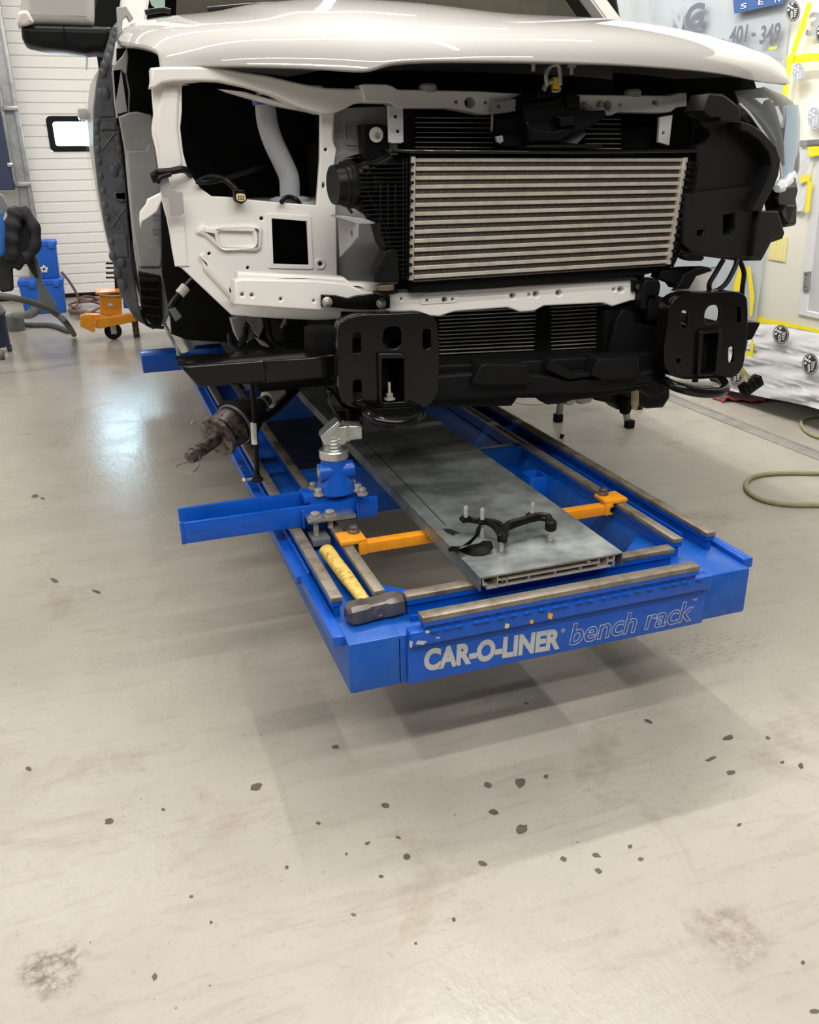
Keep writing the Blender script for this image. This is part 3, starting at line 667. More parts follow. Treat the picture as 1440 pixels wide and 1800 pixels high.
# ---- windscreen, pillars, cab
ZW = 1.765
bm = bmesh.new()
def wsx(s, t): return CX+s*(0.80-0.13*t)
grid(bm, [[(wsx(-1+k/6, t), 1.88+0.55*t-0.10*(1-(1-k/6)**2)*(1-.5*t), ZW+0.52*t) for k in range(13)] for t in (0, .25, .5, .75, 1)])
bmesh.ops.solidify(bm, geom=bm.faces[:], thickness=0.006); obj('windscreen', bm, GLASSD, tk)
bm = bmesh.new()
p = [atY(262, -18, 1.86), atY(268, 14, 1.845), atY(282, 19, 1.84)]
a = atY(262, -6, 1.80)
plate('mirror_tint', PY(1.79), [(258, -20), (290, -20), (290, 16), (276, 17), (266, 8)], 0.004, GLASSG, tk, bev=0)
bm.free()
for sx in (-1, 1):
    bm = bmesh.new()
    pts = [Vector((CX+sx*(0.97-.20*t), 1.80+0.62*t, 1.70+0.62*t)) for t in (-.12, 0, .2, .4, .6, .8, 1)]
    for a, b in zip(pts, pts[1:]):
        pass
    vs = []
    for q_ in pts: vs.append([bm.verts.new(q_+Vector(o_)) for o_ in ((-.05*sx, -.03, 0), (.035*sx, -.02, 0), (.04*sx, .10, 0), (-.05*sx, .06, 0))])
    for a, b in zip(vs, vs[1:]):
        for k in range(4): bm.faces.new((a[k], a[(k+1) % 4], b[(k+1) % 4], b[k]))
    bm.faces.new(vs[0]); bm.faces.new(vs[-1]); bmesh.ops.bevel(bm, geom=[e for e in bm.edges], offset=0.008, segments=2, affect='EDGES')
    obj('windscreen_pillar', bm, WHITE, tk)
def side(bm, sx, y0, y1, prof, th=0.03):
    rws = [[Vector((CX+sx*(x-0.055*max(0, 1-(y-1.84)/1.1)**1.3), y, z)) for y in [y0+(y1-y0)*k/8 for k in range(9)]] for x, z in prof]
    grid(bm, rws)
sideprof = [(1.02, .80), (1.08, .86), (1.10, 1.0), (1.115, 1.2), (1.12, 1.4), (1.11, 1.55), (1.08, 1.66), (1.06, 1.69)]
for sx in (-1, 1):
    bm = bmesh.new(); side(bm, sx, 1.84, 2.95, sideprof); bmesh.ops.solidify(bm, geom=bm.faces[:], thickness=0.03); d_ = obj('door', bm, PRIM, tk)
    bm = bmesh.new(); hp = Vector((CX+sx*1.128, 2.72, 1.535)); obox(bm, hp, (0.018, 0, 0), (0, .11, 0), (0, 0, .02), .008); obox(bm, hp+Vector((sx*.012, 0, 0)), (0.008, 0, 0), (0, .09, 0), (0, 0, .014), .005); obj('door_handle', bm, WHITE, d_)
    bm = bmesh.new(); obox(bm, (CX+sx*1.0, 2.5, 1.98), (.004, 0, 0), (0, .42, 0), (sx*-.085, 0, .26)); obj('door_glass', bm, GLASSD, d_)
    bm = bmesh.new(); side(bm, sx, 2.96, 4.1, sideprof); bmesh.ops.solidify(bm, geom=bm.faces[:], thickness=0.03); obj('door', bm, WHITE, tk)
    bm = bmesh.new(); side(bm, sx, 4.12, 5.9, [(1.06, .85), (1.10, 1.0), (1.12, 1.4), (1.08, 1.75)]); bmesh.ops.solidify(bm, geom=bm.faces[:], thickness=0.03); obj('bed_side', bm, WHITE, tk)
bm = bmesh.new(); grid(bm, [[(CX+s_*(.72 if abs(s_) == 1 else .8), y, 2.30+.06*(1-abs(s_))-(0.05 if y < 2.5 else 0)) for s_ in (-1, -.5, 0, .5, 1)] for y in (2.40, 2.6, 3.4, 4.1)]); bmesh.ops.solidify(bm, geom=bm.faces[:], thickness=0.04); obj('roof', bm, WHITE, tk)
bm = bmesh.new(); box(bm, CX-1.02, CX+1.02, 1.95, 5.9, 0.86, 0.93); box(bm, CX-1.0, CX+1.0, 4.05, 4.1, .9, 2.2); box(bm, CX-1.0, CX+1.0, 1.86, 1.90, .9, 1.72); obj('cab_floor', bm, BLKM, tk)
for sx in (-1, 1):
    bm = bmesh.new(); rev(bm, (CX+sx*1.02, 5.0, 0.86), (sx*-1, 0, 0), [(0, .30), (.0, .36), (.03, .39), (.22, .39), (.25, .36)], 40); whl = obj('wheel', bm, RUB, tk)
    bm = bmesh.new(); rev(bm, (CX+sx*1.025, 5.0, 0.86), (sx*-1, 0, 0), [(0, .08), (0.02, .24), (-.005, .29), (.05, .29)], 32); obj('rim', bm, GREYPL, whl)
# wipers and cowl
for pp in (((255, 22), (285, 17.5), (300, 20)), ((365, 17), (430, 11), (500, 7))):
    bm = bmesh.new(); tube(bm, [atY(*q_, 1.70) for q_ in pp], .008, 8); obj('wiper', bm, BLKS, tk)
bm = bmesh.new(); box(bm, CX-.85, CX+.85, 1.70, 1.95, 1.66, 1.72, .01); obj('cowl', bm, BLKP, tk)

# ---- side mirror on the left door
sm = plate('side_mirror', PY(1.93), [(40,-60),(150,-62),(166,-30),(167,30),(165,46),(80,43),(36,44),(34,30)], .13, WHITE, tk, bev=.028, rnd=14)
plate('mirror_base', PY(1.915), [(36,42),(95,43.5),(150,45),(200,46),(197,70),(188,92),(165,91),(152,94),(120,88),(76,84),(45,77),(38,68)], .16, BLKS, sm, bev=.02, rnd=8, label='black lower mirror housing')
bm = bmesh.new(); obox(bm, atY(114.5, 66, 1.911), (.0012, 0, 0), (0, .004, 0), (0, 0, .035)); obj('joint', bm, BLKM, sm)
plate('turn_signal', PY(1.90), [(30,22),(36,18),(48,17),(54,26),(61,40),(46,45),(30,46),(27,36)], .10, TURN, sm, bev=.010, rnd=5, label='clear turn signal lens')

# ---- door front edge (hinge face) with sealant
pd = PY(1.80)
de = plate('hinge_face', pd, [(205,38),(209,55),(207,90),(201,130),(203,175),(212,240),(221,310),(226,390),(234,470),(245,540),(284,572),(270,580),(238,562),(212,520),(198,460),(184,400),(172,330),(164,255),(164,190),(170,140),(182,98),(196,50)], .06, DARKSEAL, tk, bev=.006,
           label='dark sealant-covered door hinge face', extra=[
   ([(178,215),(202,215),(205,228),(178,228)], .008, .003, 2), ([(176,178),(200,180),(202,205),(176,206)], .004, .002, 2), ([(200,338),(221,336),(224,352),(212,356),(203,350)], .012, .004, 2, [[(206,341),(218,340),(218,349),(207,349)]]), ([(200,412),(222,412),(226,452),(206,452)], .008, .003, 2)])
bm = bmesh.new()
for (px, py, r) in ((203,52,5),(202,62,6),(199,74,6),(196,88,7),(191,104,8),(184,116,7),(181,128,7),(186,164,8),(178,163,6),(171,215,5),(170,228,5),(172,243,5),(172,262,5),(174,285,5),(177,310,5),(181,335,5),(184,360,5),(188,385,5),(207,245,5),(209,262,5),(211,285,5),(214,305,6),(200,300,9),(205,292,7),(198,450,7),(214,462,8),(207,480,8),(215,500,9),(196,425,5)):
    p_ = atY(px, py, 1.80); r_ = r*.0019
    bm = bmesh.new(); mt_ = Matrix.Translation(p_) @ Matrix.Diagonal((r_, r_*.5, r_*1.35, 1)); bmesh.ops.create_icosphere(bm, subdivisions=2, radius=1, matrix=mt_); obj('sealant', bm, DARKSEAL, de)
bm = bmesh.new()
for pts in (((178,232),(203,262)), ((203,232),(178,264)), ((192,365),(218,402)), ((220,365),(196,398))):
    a, b = (atY(*q_, 1.797) for q_ in pts); cyl(bm, a, b, .0022, 8)
obj('stiffening_rib', bm, GREYPL, de)
# A-post base and inner fender panels
plate('pillar_bracket', PY(1.62), [(205,13),(222,10),(235,32),(228,38),(222,28),(216,34),(212,70),(207,76),(207,50)], .03, GREYPRIM, tk, bev=.003)
plate('hinge_bracket', PY(1.55), [(197,118),(215,98),(224,82),(226,100),(223,130),(229,160),(228,200),(214,205),(205,208),(201,180)], .03, GREYPRIM, tk, bev=.004,
      holes=[[(199,127),(211,125),(219,180),(221,194),(209,197),(204,170)]])
plate('dark_opening', PY(1.70), [(205,85),(290,85),(290,220),(205,220)], .02, BLKM, tk, bev=0)  # black sheet painted in for the dark of the opening
plate('inner_fender', PY(1.50), [(209,206),(226,198),(240,196),(266,202),(275,240),(288,330),(300,470),(300,545),(290,572),(262,570),(248,520),(236,440),(226,340),(219,262)], .03, GREYDARK, tk, bev=.004, label='grey inner fender panel',
      extra=[([(222,265),(258,263),(259,252),(273,250),(284,340),(290,400),(283,470),(245,470),(232,390)], .010, .006, 4)])
vt = plate('vent', PY(1.46), [(243,478),(283,486),(286,560),(283,574),(266,570),(249,552)], .04, BLKP, tk, bev=.003)
bm = bmesh.new()
for k in range(5):
    a = atY(245+k*1.0, 489+k*15, 1.455); b = atY(278, 491+k*15.5, 1.455); obox(bm, (a+b)/2, (b-a)/2, (0, .012, .004), (0, -.002, .004))
obj('louvre', bm, BLKS, vt)
bm = bmesh.new(); tube(bm, [atY(247,545,1.44), atY(252,560,1.44), atY(262,572,1.44), atY(288,576,1.44)], .006, 8); obj('lower_trim', bm, BLKS, tk)
for px, py in ((274,383),(274,408)):
    plate('clip', PY(1.44), [(px-6,py-6),(px+8,py-8),(px+8,py+8),(px-4,py+6)], .01, GREYPL, tk, holes=[circ(px,py,2.5)], bev=.001)

# ---- radiator support, left stamped panel
PLF = PY(.92)
panel = plate('front_apron_panel', PLF, [(268,150),(300,140),(566,150),(590,196),(588,205),(585,240),(587,252),(592,262),(586,300),(590,350),(591,380),(592,420),(593,488),(617,497),(600,520),(600,566),(560,563),(487,560),(440,557),(407,554),(390,538),(320,472),(308,466),(303,440),(296,392),(290,372),(283,345),(283,320),(279,296),(274,262),(268,238),(267,225),(270,200),(267,160)], .02, PRIM, tk, bev=.003,
  holes=[[(320,150),(385,144),(430,148),(500,170),(560,197),(564,203),(563,280),(557,361),(520,358),(500,357),(430,350),(400,346),(372,345),(352,330),(343,318),(330,298),(322,268),(317,225),(320,195)],
         [(477,383),(541,388),(545,467),(480,465)], circ(564,464,4), circ(460,384,3.5), circ(362,406,5.5,4.5), circ(368,446,3), circ(436,471,3), circ(573,263,3), circ(569,326,2.5,5.5), circ(287,192,3.5), circ(563,500,2)],
  extra=[([(357,390),(367,396),(450,392),(463,400),(461,438),(452,444),(386,440),(360,415),(345,412),(345,402)], .012, .011, 9, [rounded([(383,407),(444,405),(446,430),(391,433)], 8)]),
         ([(352,441),(356,444),(410,498),(413,535),(409,530),(358,475)], .014, .012, 5),
         ([(470,374),(547,379),(552,474),(472,472)], .004, .002, 5, [[(478,384),(540,389),(544,466),(481,464)]]),
         ([(287,152),(316,150),(314,200),(313,228),(318,262),(322,292),(300,300),(283,300),(280,262),(274,236),(275,200)], .008, .007, 6),
         ([(292,378),(325,378),(330,460),(334,469),(308,469),(302,430)], .004, .003, 2),
         ([(553,458),(560,454),(570,455),(574,464),(570,474),(556,474)], .005, .004, 5, [circ(564,464,5)])])
plate('fender_tab', PY(.88), [(279,320),(284,313),(296,312),(300,330),(310,337),(321,338),(324,374),(319,379),(301,379),(296,348),(285,345)], .004, GREYPRIM, panel, bev=.001)
plate('fender_tab', PY(.86), [(245,384),(246,372),(257,358),(259,350),(283,338),(286,349),(276,372),(260,384),(250,390),(247,402)], .012, PRIM, panel, bev=.004)
# upper rails
plate('apron_upper_rail', PY(.88), [(265,119),(290,117),(375,117),(400,121),(425,126),(468,132),(527,146),(574,154),(641,156),(641,180),(625,182),(592,198),(575,200),(560,199),(520,186),(480,166),(430,152),(385,143),(350,142),(305,143),(285,146),(272,155),(264,153),(266,140)], .07, PRIM, tk, bev=.006)
plate('apron_brace', PY(.94), [(360,143),(400,146),(440,164),(500,180),(560,190),(560,199),(500,188),(440,172),(400,160)], .05, PRIM, tk, bev=.005, holes=[circ(459,163,3)])
tie = plate('upper_tie_bar', PY(.87), [(634,149),(640,147),(680,148),(690,151),(700,157),(840,160),(905,164),(1018,166),(1080,167),(1180,168),(1195,163),(1208,163),(1208,187),(1190,189),(1180,197),(1165,199),(1088,197),(1075,203),(1050,203),(1018,200),(900,196),(866,201),(850,201),(815,194),(790,190),(700,190),(685,181),(642,180)], .06, PRIM, tk, bev=.004,
   holes=[circ(827,180,9.5), circ(803,179,3), circ(855,180,3), circ(1069,185,7,9), circ(1091,184.5,3), circ(1153,180,6,4)])
for px, py in ((752,156),(1112,165)):
    bm = bmesh.new(); p_ = atY(px, py, .89); rev(bm, p_, (0, 0, 1), [(-.01, .024), (.006, .024), (.012, .018)], 20); obj('plug', bm, GREYPRIM, tie)
for px, py in ((877,187),(1026,186),(1055,184)): hexbolt('bolt', atY(px, py, .868), (0, -1, 0), .007, .008, tie)
plate('mounting_strap', PY(.875), [(683,186),(709,189),(710,250),(705,252),(690,252),(684,250)], .012, PRIM, tk, bev=.002, holes=[circ(696,205,3), circ(700,231,3)])
plate('mounting_strap', PY(.875), [(1160,206),(1183,202),(1177,256),(1158,250)], .012, PRIM, tk, bev=.002, holes=[circ(1167,234,2.5,3)])
# grey inner side wall of the radiator opening
plate('radiator_side_wall', PY(.96), [(586,190),(690,186),(700,260),(700,500),(640,498),(590,495)], .02, GREYPRIM, tk, bev=.003,
      holes=[circ(626,322,34,46)], extra=[([(604,218),(612,216),(640,216),(640,256),(612,256),(606,250)], .006, .004, 5, [rounded([(608,220),(636,220),(636,252),(610,252)], 4)]), ([(590,268),(605,262),(660,268),(600,285),(592,330)], .01, .008, 6)])
bm = bmesh.new()
bm.free()
plate('side_bracket', P2((593,430,.80),(629,430,.70)), [(594,384),(628,392),(627,418),(620,428),(597,452)], .006, GREYPRIM, tk, bev=.001, holes=[circ(618,411,2.5,6)])
plate('bracket_shelf', PY(.70), [(593,382),(604,379),(640,384),(661,391),(658,394),(629,394)], .08, GREYPRIM, tk, bev=.002)
mtb = plate('upper_mount', PY(.90), [(636,219),(664,217),(681,220),(688,290),(662,290),(641,278)], .05, BLKS, tk, bev=.004)
bm = bmesh.new(); p_ = atY(661, 237, .895); rev(bm, p_, (0, -1, 0), [(0, .019), (.004, .019), (.005, .012)], 24); obj('washer', bm, LABELW, mtb)
bm = bmesh.new(); rev(bm, p_, (0, -1, 0), [(.003, .006), (.014, .006), (.015, .005)], hexa=True); obj('bolt', bm, BOLT, mtb)

# ---- lower cross member
lcm = plate('lower_cross_member', PY(.74), [(413,494),(425,490),(560,493),(610,498),(640,512),(687,516),(900,503),(1133,491),(1128,527),(1110,529),(1077,539),(1060,533),(957,538),(940,547),(915,549),(893,541),(800,548),(772,557),(700,551),(600,548),(507,543),(413,536)], .07, PRIM, tk, bev=.005,
   holes=[circ(426,518,3), circ(443,519,3), circ(494,526,2.5), circ(552,529,2), circ(706,526,2), circ(751,528,2.7), circ(782,527,5), circ(796,526,2.7), circ(902,520,5), circ(931,518,2.7), circ(943,517,5), circ(983,515,5), circ(1080,509,2.7), circ(1092,509,5)],
   extra=[([(737,522),(745,515),(800,512),(808,518),(806,532),(740,536)], .002, .0015, 4, [circ(751,528,2.7), circ(782,527,5), circ(796,526,2.7)])])
plate('cross_member_step', PY(.765), [(417,478),(470,480),(548,484),(606,488),(617,497),(653,498),(690,503),(690,516),(640,513),(610,499),(560,494),(418,496)], .06, PRIM, tk, bev=.008)
bs = plate('mount_strap', PY(.722), [(565,518),(590,519),(612,524),(625,520),(652,517),(686,519),(686,542),(653,545),(607,543),(590,541),(565,539)], .012, BLKG, tk, bev=.002, label='black mounting strap')
for px in (575, 670):
    bm = bmesh.new(); p_ = atY(px, 531 if px < 600 else 533, .72); rev(bm, p_, (0, -1, 0), [(0, .0135), (.003, .0135), (.005, .010), (.008, .009), (.012, .004)], 22); obj('bolt', bm, BOLT, bs)
rm = thing_foot = plate('mount_foot', PY(.69), [(658,487),(660,476),(677,441),(690,437),(700,440),(703,480),(703,496),(660,497)], .05, BLKP, tk, bev=.004, extra=[([(663,478),(666,474),(666,494),(662,494)], .004, .001, 0), ([(668,470),(688,438),(692,440),(672,474)], .004, .001, 0)])
bm = bmesh.new(); p_ = atY(677, 505, .70); rev(bm, p_+Vector((0, 0, -.008)), (0, 0, 1), [(0, .021), (.002, .024), (.013, .024), (.015, .021)], 26); obj('bushing', bm, BROWNR, tk)
bm = bmesh.new(); rev(bm, p_+Vector((0, 0, -.02)), (0, 0, 1), [(0, .020), (.006, .034), (.011, .033), (.012, .02)], 26); obj('bushing_cup', bm, BLKG, tk)

# ---- intercooler
ic = plate('intercooler', PY(.70), [(718,274),(1212,274),(1181,466),(1172,468),(718,494)], .05, BLKM, tk, bev=.003)
n = 14
def icpt(u, v, y=.693):      # bilinear on the measured core
    TL, TR, BL, BR = (731,277.5), (1203,278), (727,491), (1173,463)
    px = (TL[0]*(1-u)+TR[0]*u)*(1-v)+(BL[0]*(1-u)+BR[0]*u)*v; py = (TL[1]*(1-u)+TR[1]*u)*(1-v)+(BL[1]*(1-u)+BR[1]*u)*v
    return atY(px, py, y)
pit = 1/(n-.55)
bm = bmesh.new()
for k in range(n):
    v0 = k*pit; v1 = v0+pit*.45
    a, b, c, d = icpt(0, v0), icpt(1, v0), icpt(1, v1), icpt(0, v1)
    vs = [bm.verts.new(q_) for q_ in (a, b, c, d)]+[bm.verts.new(q_+Vector((0, .02, 0))) for q_ in (a, b, c, d)]
    fs = [bm.faces.new([vs[i] for i in q_]) for q_ in ((0, 1, 2, 3), (0, 4, 5, 1), (3, 2, 6, 7), (0, 3, 7, 4), (1, 5, 6, 2))]
    bmesh.ops.bevel(bm, geom=fs[0].edges[:], offset=.0012, segments=1, affect='EDGES')
obj('tubes', bm, ALU, ic, 'bright flat aluminium tubes')
bm = bmesh.new(); nf = 170
for k in range(n):
    v0 = k*pit+pit*.47; v1 = min((k+1)*pit-pit*.02, 1.0+pit*.3)
    for j in range(nf):
        u0 = j/nf; u1 = u0+.55/nf
        a, b = icpt(u0+.35/nf, v0, .700), icpt(u1+.35/nf, v0, .700); c, d = icpt(u1, v1, .697), icpt(u0, v1, .697)
        bm.faces.new([bm.verts.new(q_) for q_ in (a, b, c, d)])
obj('fins', bm, FIN, ic, smooth=False)
for name, A4, m_ in (('header_plate', ((724,275),(731,275),(727,493),(720,493)), ALU), ('header_plate', ((1203,277),(1210,277),(1180,465),(1174,465)), ALU)):
    plate(name, PY(.686), list(A4), .05, m_, ic, bev=.001)
bm = bmesh.new()
for k in range(13):
    t = (k+.5)/13; p_ = atY(721.5-3.2*t+1.5, 281+208*t, .684); obox(bm, p_, (.006, 0, 0), (0, .01, 0), (0, 0, .0042), .003)
for k in range(0): pass
obj('crimp_tabs', bm, BLKS, ic); bm = bmesh.new()
for k in range(13):
    t = (k+.5)/13; p_ = atY(1211-30*t, 281+181*t, .684); obox(bm, p_, (.006, 0, 0), (0, .01, 0), (0, 0, .0042), .003)
obj('crimp_tabs', bm, BLKS, ic)
tank = plate('end_tank', PY(.705), [(640,288),(660,286),(690,274),(706,272),(718,276),(718,492),(702,494),(700,470),(690,450),(676,430),(668,400),(655,380),(636,368),(630,345),(629,300)], .09, BLKP, ic, bev=.012, label='black ribbed plastic end tank')
bm = bmesh.new()
lx = [(650,289),(640,297),(632,305),(629,313),(628,321),(628,329),(630,337),(632,345),(634,353),(636,361),(640,369),(646,377),(655,385),(661,393),(666,401),(668,409),(671,417),(674,425),(678,433),(684,441),(690,449),(696,457),(700,465),(702,473),(703,481),(703,488)]
for x, y in lx:
    a = atY(x, y, .698); b = atY(716, y-1.5, .698); obox(bm, (a+b)/2, (b-a)/2, (0, .010, 0), (0, 0, .0014), .0006)
for x, y0, y1 in ((667,323,400),(680,323,398),(693,323,398),(707,278,492),(713,278,492)):
    a = atY(x, y0, .699); b = atY(x, y1, .699); obox(bm, (a+b)/2, (.0015, 0, 0), (0, .010, 0), (b-a)/2, .0006)
tube(bm, [atY(644,310,.695), atY(650,300,.695), atY(668,288,.695), atY(690,275,.695)], .003, 6)
tube(bm, [atY(645,335,.695), atY(660,365,.695), atY(676,395,.695), atY(684,430,.695)], .003, 6)
obj('ribs', bm, BLKP, tank)
bm = bmesh.new(); c0 = atY(650, 322, .745); rev(bm, c0, (-1, -.12, -.02), [(-.03, .050), (.0, .052), (.012, .052), (.014, .047), (.045, .047), (.047, .055), (.052, .058), (.062, .058), (.066, .053), (.075, .053), (.078, .049), (.10, .046)], 36); obj('inlet_neck', bm, BLKS, tank)
bm = bmesh.new(); c1 = atY(608, 330, .78); tube(bm, [c1+Vector((.0, -.01, .06)), c1+Vector((-.015, -.02, .03)), c1+Vector((-.02, -.02, 0)), c1+Vector((-.012, -.02, -.035)), c1+Vector((.01, -.015, -.06))], .004, 8); obj('wire_clip', bm, GALV, tank)
tank2 = plate('end_tank', PY(.705), [(1212,276),(1232,290),(1228,330),(1212,400),(1200,440),(1186,470),(1181,464)], .08, BLKP, ic, bev=.008)
bm = bmesh.new()
for k in range(16):
    y = 285+k*11; x = 1211-30*(y-278)/188; a = atY(x, y, .70); b = atY(x+20-k*.6, y-.5, .70); obox(bm, (a+b)/2, (b-a)/2, (0, .006, 0), (0, 0, .0014))
obj('ribs', bm, BLKS, tank2)
# seal strip above and below the intercooler
plate('air_seal', PY(.675), [(690,262),(830,263),(1000,265),(1240,262),(1238,268),(1000,271),(830,270),(735,270),(692,268)], .10, BLKG, tk, bev=.004)
plate('air_seal', PY(.715), [(722,492),(1176,464),(1182,472),(1130,484),(990,495),(885,506),(750,514),(722,514)], .03, BLKM, tk, bev=.003)
# ---- radiator / condenser behind
rad = plate('radiator', PY(.955), [(712,200),(1158,200),(1120,640),(740,645)], .06, BLKM, tk, bev=.002)
bm = bmesh.new()
def radline(x0, y0, x1, y1, h): a = atY(x0, y0, .952); b = atY(x1, y1, .952); obox(bm, (a+b)/2, (b-a)/2, (0, .006, 0), (0, 0, h))
for k in range(7): y = 207+k*8.6; radline(729, y, 866, y+.8, .0008)
obj('tubes', bm, TUBEG, rad); bm = bmesh.new()
for k in range(7): y = 207+k*8.6; radline(1028, y+2.5, 1096, y+2.8, .0008)
obj('tubes', bm, TUBEG, rad); bm = bmesh.new()
for k in range(16): y = 546+k*6.6; radline(772, y+3, 944, y-5.5+k*.05, .0011)
obj('tubes', bm, TUBEG, rad); bm = bmesh.new()
for k in range(16): y = 546+k*6.6; radline(968, y-5, 1064, y-10.5, .0011)
obj('tubes', bm, TUBEG, rad)
plate('air_guide', PY(.94), [(945,545),(968,543),(964,632),(940,634)], .03, BLKS, tk, bev=.003)
plate('radiator_frame', PY(.935), [(708,192),(728,192),(729,262),(708,262)], .03, BLKS, tk, bev=.003)
plate('radiator_frame', PY(.935), [(1096,205),(1160,205),(1158,262),(1096,262)], .03, BLKM, tk, bev=.003)

# ---- hood latch
lt = plate('hood_latch', PY(0.820), [(921,185),(928,180),(975,173),(994,161),(1004,163),(1020,168),(1021,192),(1045,195),(1064,193),(1068,204),(1040,224),(1015,236),(980,252),(928,253),(926,216),(922,205)], .09, BLKP, tk, bev=.006, label='black plastic hood latch unit',
   extra=[([(926,212),(935,225),(975,230),(1000,222),(1012,212),(1012,232),(985,250),(932,251)], .02, .006, 3), ([(980,205),(1012,204),(1012,222),(986,224)], .03, .004, 1), ([(995,166),(1020,170),(1020,190),(998,190)], .012, .002, 1)])
plate('latch_base', PY(0.840), [(908,172),(935,158),(960,165),(985,160),(996,172),(980,190),(940,196),(908,188)], .06, BLKM, lt, bev=.004)
plate('latch_plate', PY(0.845), [(866,176),(880,178),(908,173),(909,184),(903,195),(893,198),(884,199),(868,201),(867,230),(865,231),(866,200)], .012, GREYPRIM, lt, bev=.002, holes=[circ(877,187,3)])
plate('latch_plate', PY(0.850), [(867,204),(900,199),(925,200),(928,258),(880,258),(872,238)], .02, BLKM, lt, bev=.003)
plate('striker_guide', PY(0.830), [(872,240),(884,238),(886,248),(880,253),(874,250)], .01, GREYPRIM, lt, bev=.002)
plate('duct', PY(0.845), [(982,250),(1028,228),(1032,236),(1015,254)], .03, GREYPL, lt, bev=.004)
plate('release_tab', PY(0.800), [(976,135),(985,135),(985,157),(973,156)], .02, YELLOW, lt, bev=.003, label='yellow release tab')
bm = bmesh.new(); tube(bm, [atY(955,160,0.810), atY(962,147,0.810), atY(972,143,0.810), atY(978,150,0.810)], .007, 8); tube(bm, [atY(970,160,0.805), atY(982,160,0.805), atY(985,153,0.805)], .004, 8); obj('latch_hook', bm, BOLT, lt)
bm = bmesh.new()
for k in range(4): p_ = atY(945+k*9, 166-k*1.5, .815); box(bm, p_.x-.005, p_.x+.005, p_.y-.01, p_.y+.02, p_.z-.012, p_.z+.008, .002)
obj('latch_spring', bm, BLKS, lt)
plate('guide_plate', PY(.70), [(926,255),(1060,254),(1060,261),(926,261)], .05, BLKP, lt, bev=.002)

plate('inner_fender', PY(1.30), [(1085,110),(1320,120),(1345,200),(1345,330),(1300,450),(1190,450),(1085,300)], .03, BLKM, tk, bev=.003, label='black filler sheet for the dark gap, right inner fender')  # black filler standing in for the dark under the hood
# ---- black headlamp carrier on the right
PS = P2((1190,440,.70),(1375,400,.90))
sh = plate('headlamp_carrier', PS, [(1233,195),(1246,163),(1272,165),(1287,176),(1303,190),(1303,214),(1322,219),(1341,231),(1365,257),(1373,281),(1369,309),(1358,335),(1345,358),(1337,371),(1369,370),(1373,384),(1380,410),(1376,420),(1356,427),(1347,444),(1339,458),(1302,459),(1272,455),(1242,451),(1216,447),(1195,440),(1184,438),(1192,395),(1201,345),(1222,319),(1225,270),(1225,257),(1240,250),(1248,238),(1248,229),(1233,220)], .02, BLKP, tk, bev=.004,
   holes=[[(1226,405),(1240,404),(1236,415),(1226,415)], [(1272,378),(1293,375),(1292,402),(1283,411),(1272,414)]], label='black plastic headlamp carrier',
   extra=[([(1236,195),(1248,165),(1272,167),(1301,188),(1301,211),(1270,213),(1265,205),(1250,207)], .05, .004, 2),
          ([(1303,213),(1322,219),(1341,231),(1365,257),(1373,281),(1369,309),(1358,335),(1337,371),(1325,371),(1338,345),(1350,320),(1357,290),(1352,268),(1335,246),(1315,232),(1303,228)], .045, .004, 2),
          ([(1337,371),(1369,371),(1379,410),(1355,424),(1346,442),(1338,455),(1322,452),(1330,400)], .03, .006, 3),
          ([(1203,340),(1330,325),(1325,372),(1318,452),(1275,452),(1215,444),(1200,430)], .015, .005, 4, [[(1226,405),(1240,404),(1236,415),(1226,415)], [(1272,378),(1293,375),(1292,402),(1283,411),(1272,414)]])])
PS2 = Plane(PS.o-PS.n*.05, PS.u, PS.v)
plate('carrier_back', PS2, [(1230,210),(1340,215),(1370,280),(1340,370),(1330,455),(1200,440),(1215,300)], .02, BLKM, sh, bev=.002)
plate('end_clip', P2((1369,380,.93),(1401,380,.99)), [(1371,332),(1385,328),(1400,312),(1404,335),(1400,350),(1402,362),(1401,392),(1398,397),(1380,400),(1371,372),(1367,350)], .05, BLKS, sh, bev=.006, extra=[([(1374,372),(1384,360),(1400,361),(1400,394),(1382,397)], .02, .004, 1, [[(1382,366),(1397,366),(1397,389),(1386,391)]])])
# headlamp wrapped in film
def curve_rows(a, b, bul, nb=8):
    rws = []
    for p, q_ in zip(a, b):
        p = at(p); q_ = at(q_); rws.append([p.lerp(q_, t/nb)+Vector((bul[0], bul[1], bul[2]))*math.sin(math.pi*t/nb) for t in range(nb+1)])
    return rws
inner = [(1291,160,.90),(1300,182,.90),(1318,200,.90),(1338,228,.90),(1356,255,.92),(1370,285,.92),(1374,310,.93),(1366,332,.93)]
outer = [(1345,151,1.0),(1385,168,1.12),(1400,180,1.18),(1406,205,1.22),(1407,240,1.24),(1404,270,1.2),(1400,290,1.15),(1388,322,1.05)]
bm = bmesh.new(); grid(bm, curve_rows([(a, b, c-.012) for a, b, c in inner], outer, (.03, -.05, .0), 12))
hl = obj('headlamp', bm, LENS, tk, 'clear headlamp wrapped in wrinkled film')
bm = bmesh.new(); grid(bm, curve_rows([(a, b, c+.06) for a, b, c in inner], [(a-5, b, c+.05) for a, b, c in outer], (.02, -.03, 0), 8)); obj('lamp_housing', bm, BLKS, hl)
bm = bmesh.new(); grid(bm, curve_rows([(1382,184,1.02),(1382,210,1.02),(1379,240,1.01),(1375,268,1.0),(1372,304,.98),(1368,322,.97)], [(1399,186,1.14),(1404,210,1.18),(1405,240,1.19),(1401,268,1.15),(1392,302,1.08),(1380,322,1.02)], (.01, -.02, 0), 6)); obj('reflector_bowl', bm, LAMPBL, hl)
